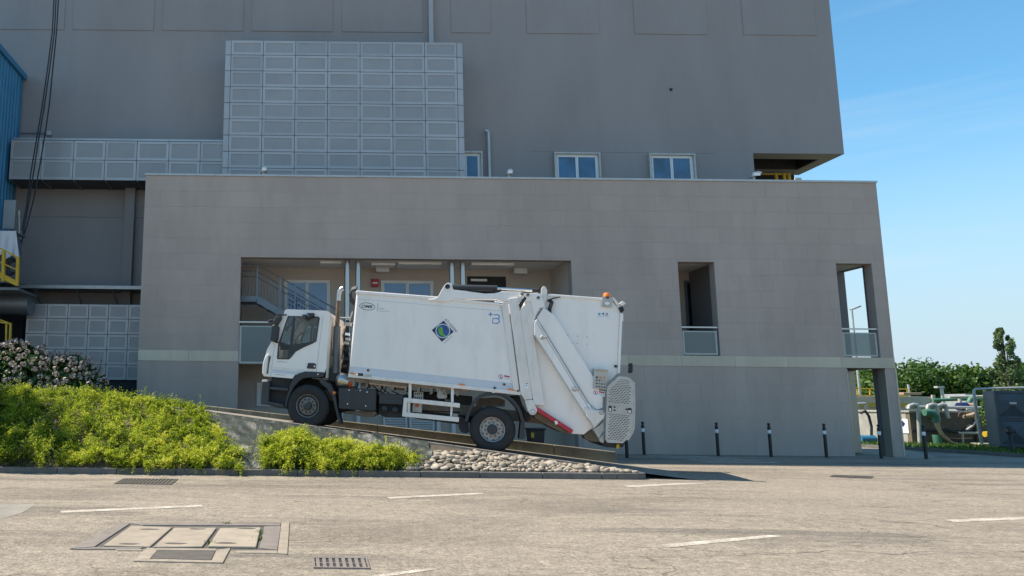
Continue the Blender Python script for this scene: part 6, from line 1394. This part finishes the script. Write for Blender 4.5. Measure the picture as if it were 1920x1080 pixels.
a, b = at(-40, 568, 28.3), at(58, 570, 28.3); m = MB(); m.tube([a, b], .42, 20); tag(m.build('dark_vessel', M['rail'], smooth=True), 'dark horizontal vessel in the shade left of the low panel screen', 'vessel')
m = MB(); a = at(-60, 560, 30.7); b = at(48, 560, 30.7); m.box(a.x, b.x, 30.6, 30.95, 1.4, a.z+.6); m.build('dark_void_sheet', M['void'], bb)  # near-black sheet standing in for an unlit void
for k, px_ in enumerate(([(104,-60),(98,60),(89,130),(79,200),(67,270),(57,330),(50,385),(41,432)], [(108,-60),(102,60),(93,130),(83,200),(71,270),(62,330),(53,385),(43,440)], [(113,-60),(106,60),(99,130),(92,200),(84,255),(73,320),(64,370),(50,425),(40,455)])):
    P = [at(u, v, 29.3 - 1.2*i/(len(px_)-1)) for i, (u, v) in enumerate(px_)]
    m = MB(); m.tube(P, .026, 6); tag(m.build('hanging_cable', M['black'], smooth=True), ('leftmost', 'middle', 'rightmost')[k] + ' of three black cables hanging down the grey wall', 'cable', 'cables hanging down the wall')
p = at(93, 250, UY-.06); cdx = empty('junction_box', p, 'small junction box with thin conduit on the wall above the duct bridge', 'junction box'); m = MB(); m.box(p.x-.1, p.x+.1, UY-.14, UY-.003, p.z-.1, p.z+.08); m.build('box', M['coping'], cdx)
a = at(33, 248, UY-.05); m = MB(); m.tube([(a.x,UY-.05,p.z),(p.x-.1,UY-.05,p.z)], .02, 6); m.build('conduit', M['rail'], cdx)
a, b = at(1395, 335, 33.0), at(1480, 325, 33.0); ry = empty('yellow_railing', at(1440, 335, 33), 'small yellow railing under the dark overhang of the tall building', 'railing')
for z in (b.z-.05, b.z-.55): m = MB(); m.bar((a.x,33,z),(b.x,33,z), .06, .06); m.build('rail', M['yellow'], ry)
for u in (1455, 1470, 1479): x = at(u, 330, 33).x; m = MB(); m.box(x-.06, x+.06, 32.95, 33.05, b.z-1.6, b.z); m.build('post', M['yellow'], ry)

# pump set and dark pipes at the foot of the basin end wall, seen through the passage
pb = empty('pump_set', at(1624, 826, 37), 'blue pump set with dark bent pipe seen through the ground floor passage', 'pump')
a, b = at(1612, 824, 37), at(1640, 824, 37); m = MB(); m.tube([a, b], .2, 12); m.build('motor', M['cyan'], pb, smooth=True)
P = [at(u, v, 37) for u, v in ((1634,824),(1634,800),(1629,780),(1622,770),(1614,775))]; m = MB(); m.tube(P, .06, 8); m.build('bent_pipe', M['under'], pb, smooth=True)
pipe('white_pipe', [(1606,757.5),(1622,756.5),(1624,760),(1625,772),(1640,773)], 40, .07, 'galv', 'thin white bent pipe on the basin seen through the passage')
pipe('rusty_pipe', [(1776,822),(1800,824),(1822,823)], 35.7, .05, 'rust', 'short rusty pipe low in front of the basin')
pipe('black_hose', [(1760,803),(1778,806),(1795,812),(1806,806),(1820,797)], 35.6, .05, 'black', 'black hose sagging across the basin wall', 'hose')
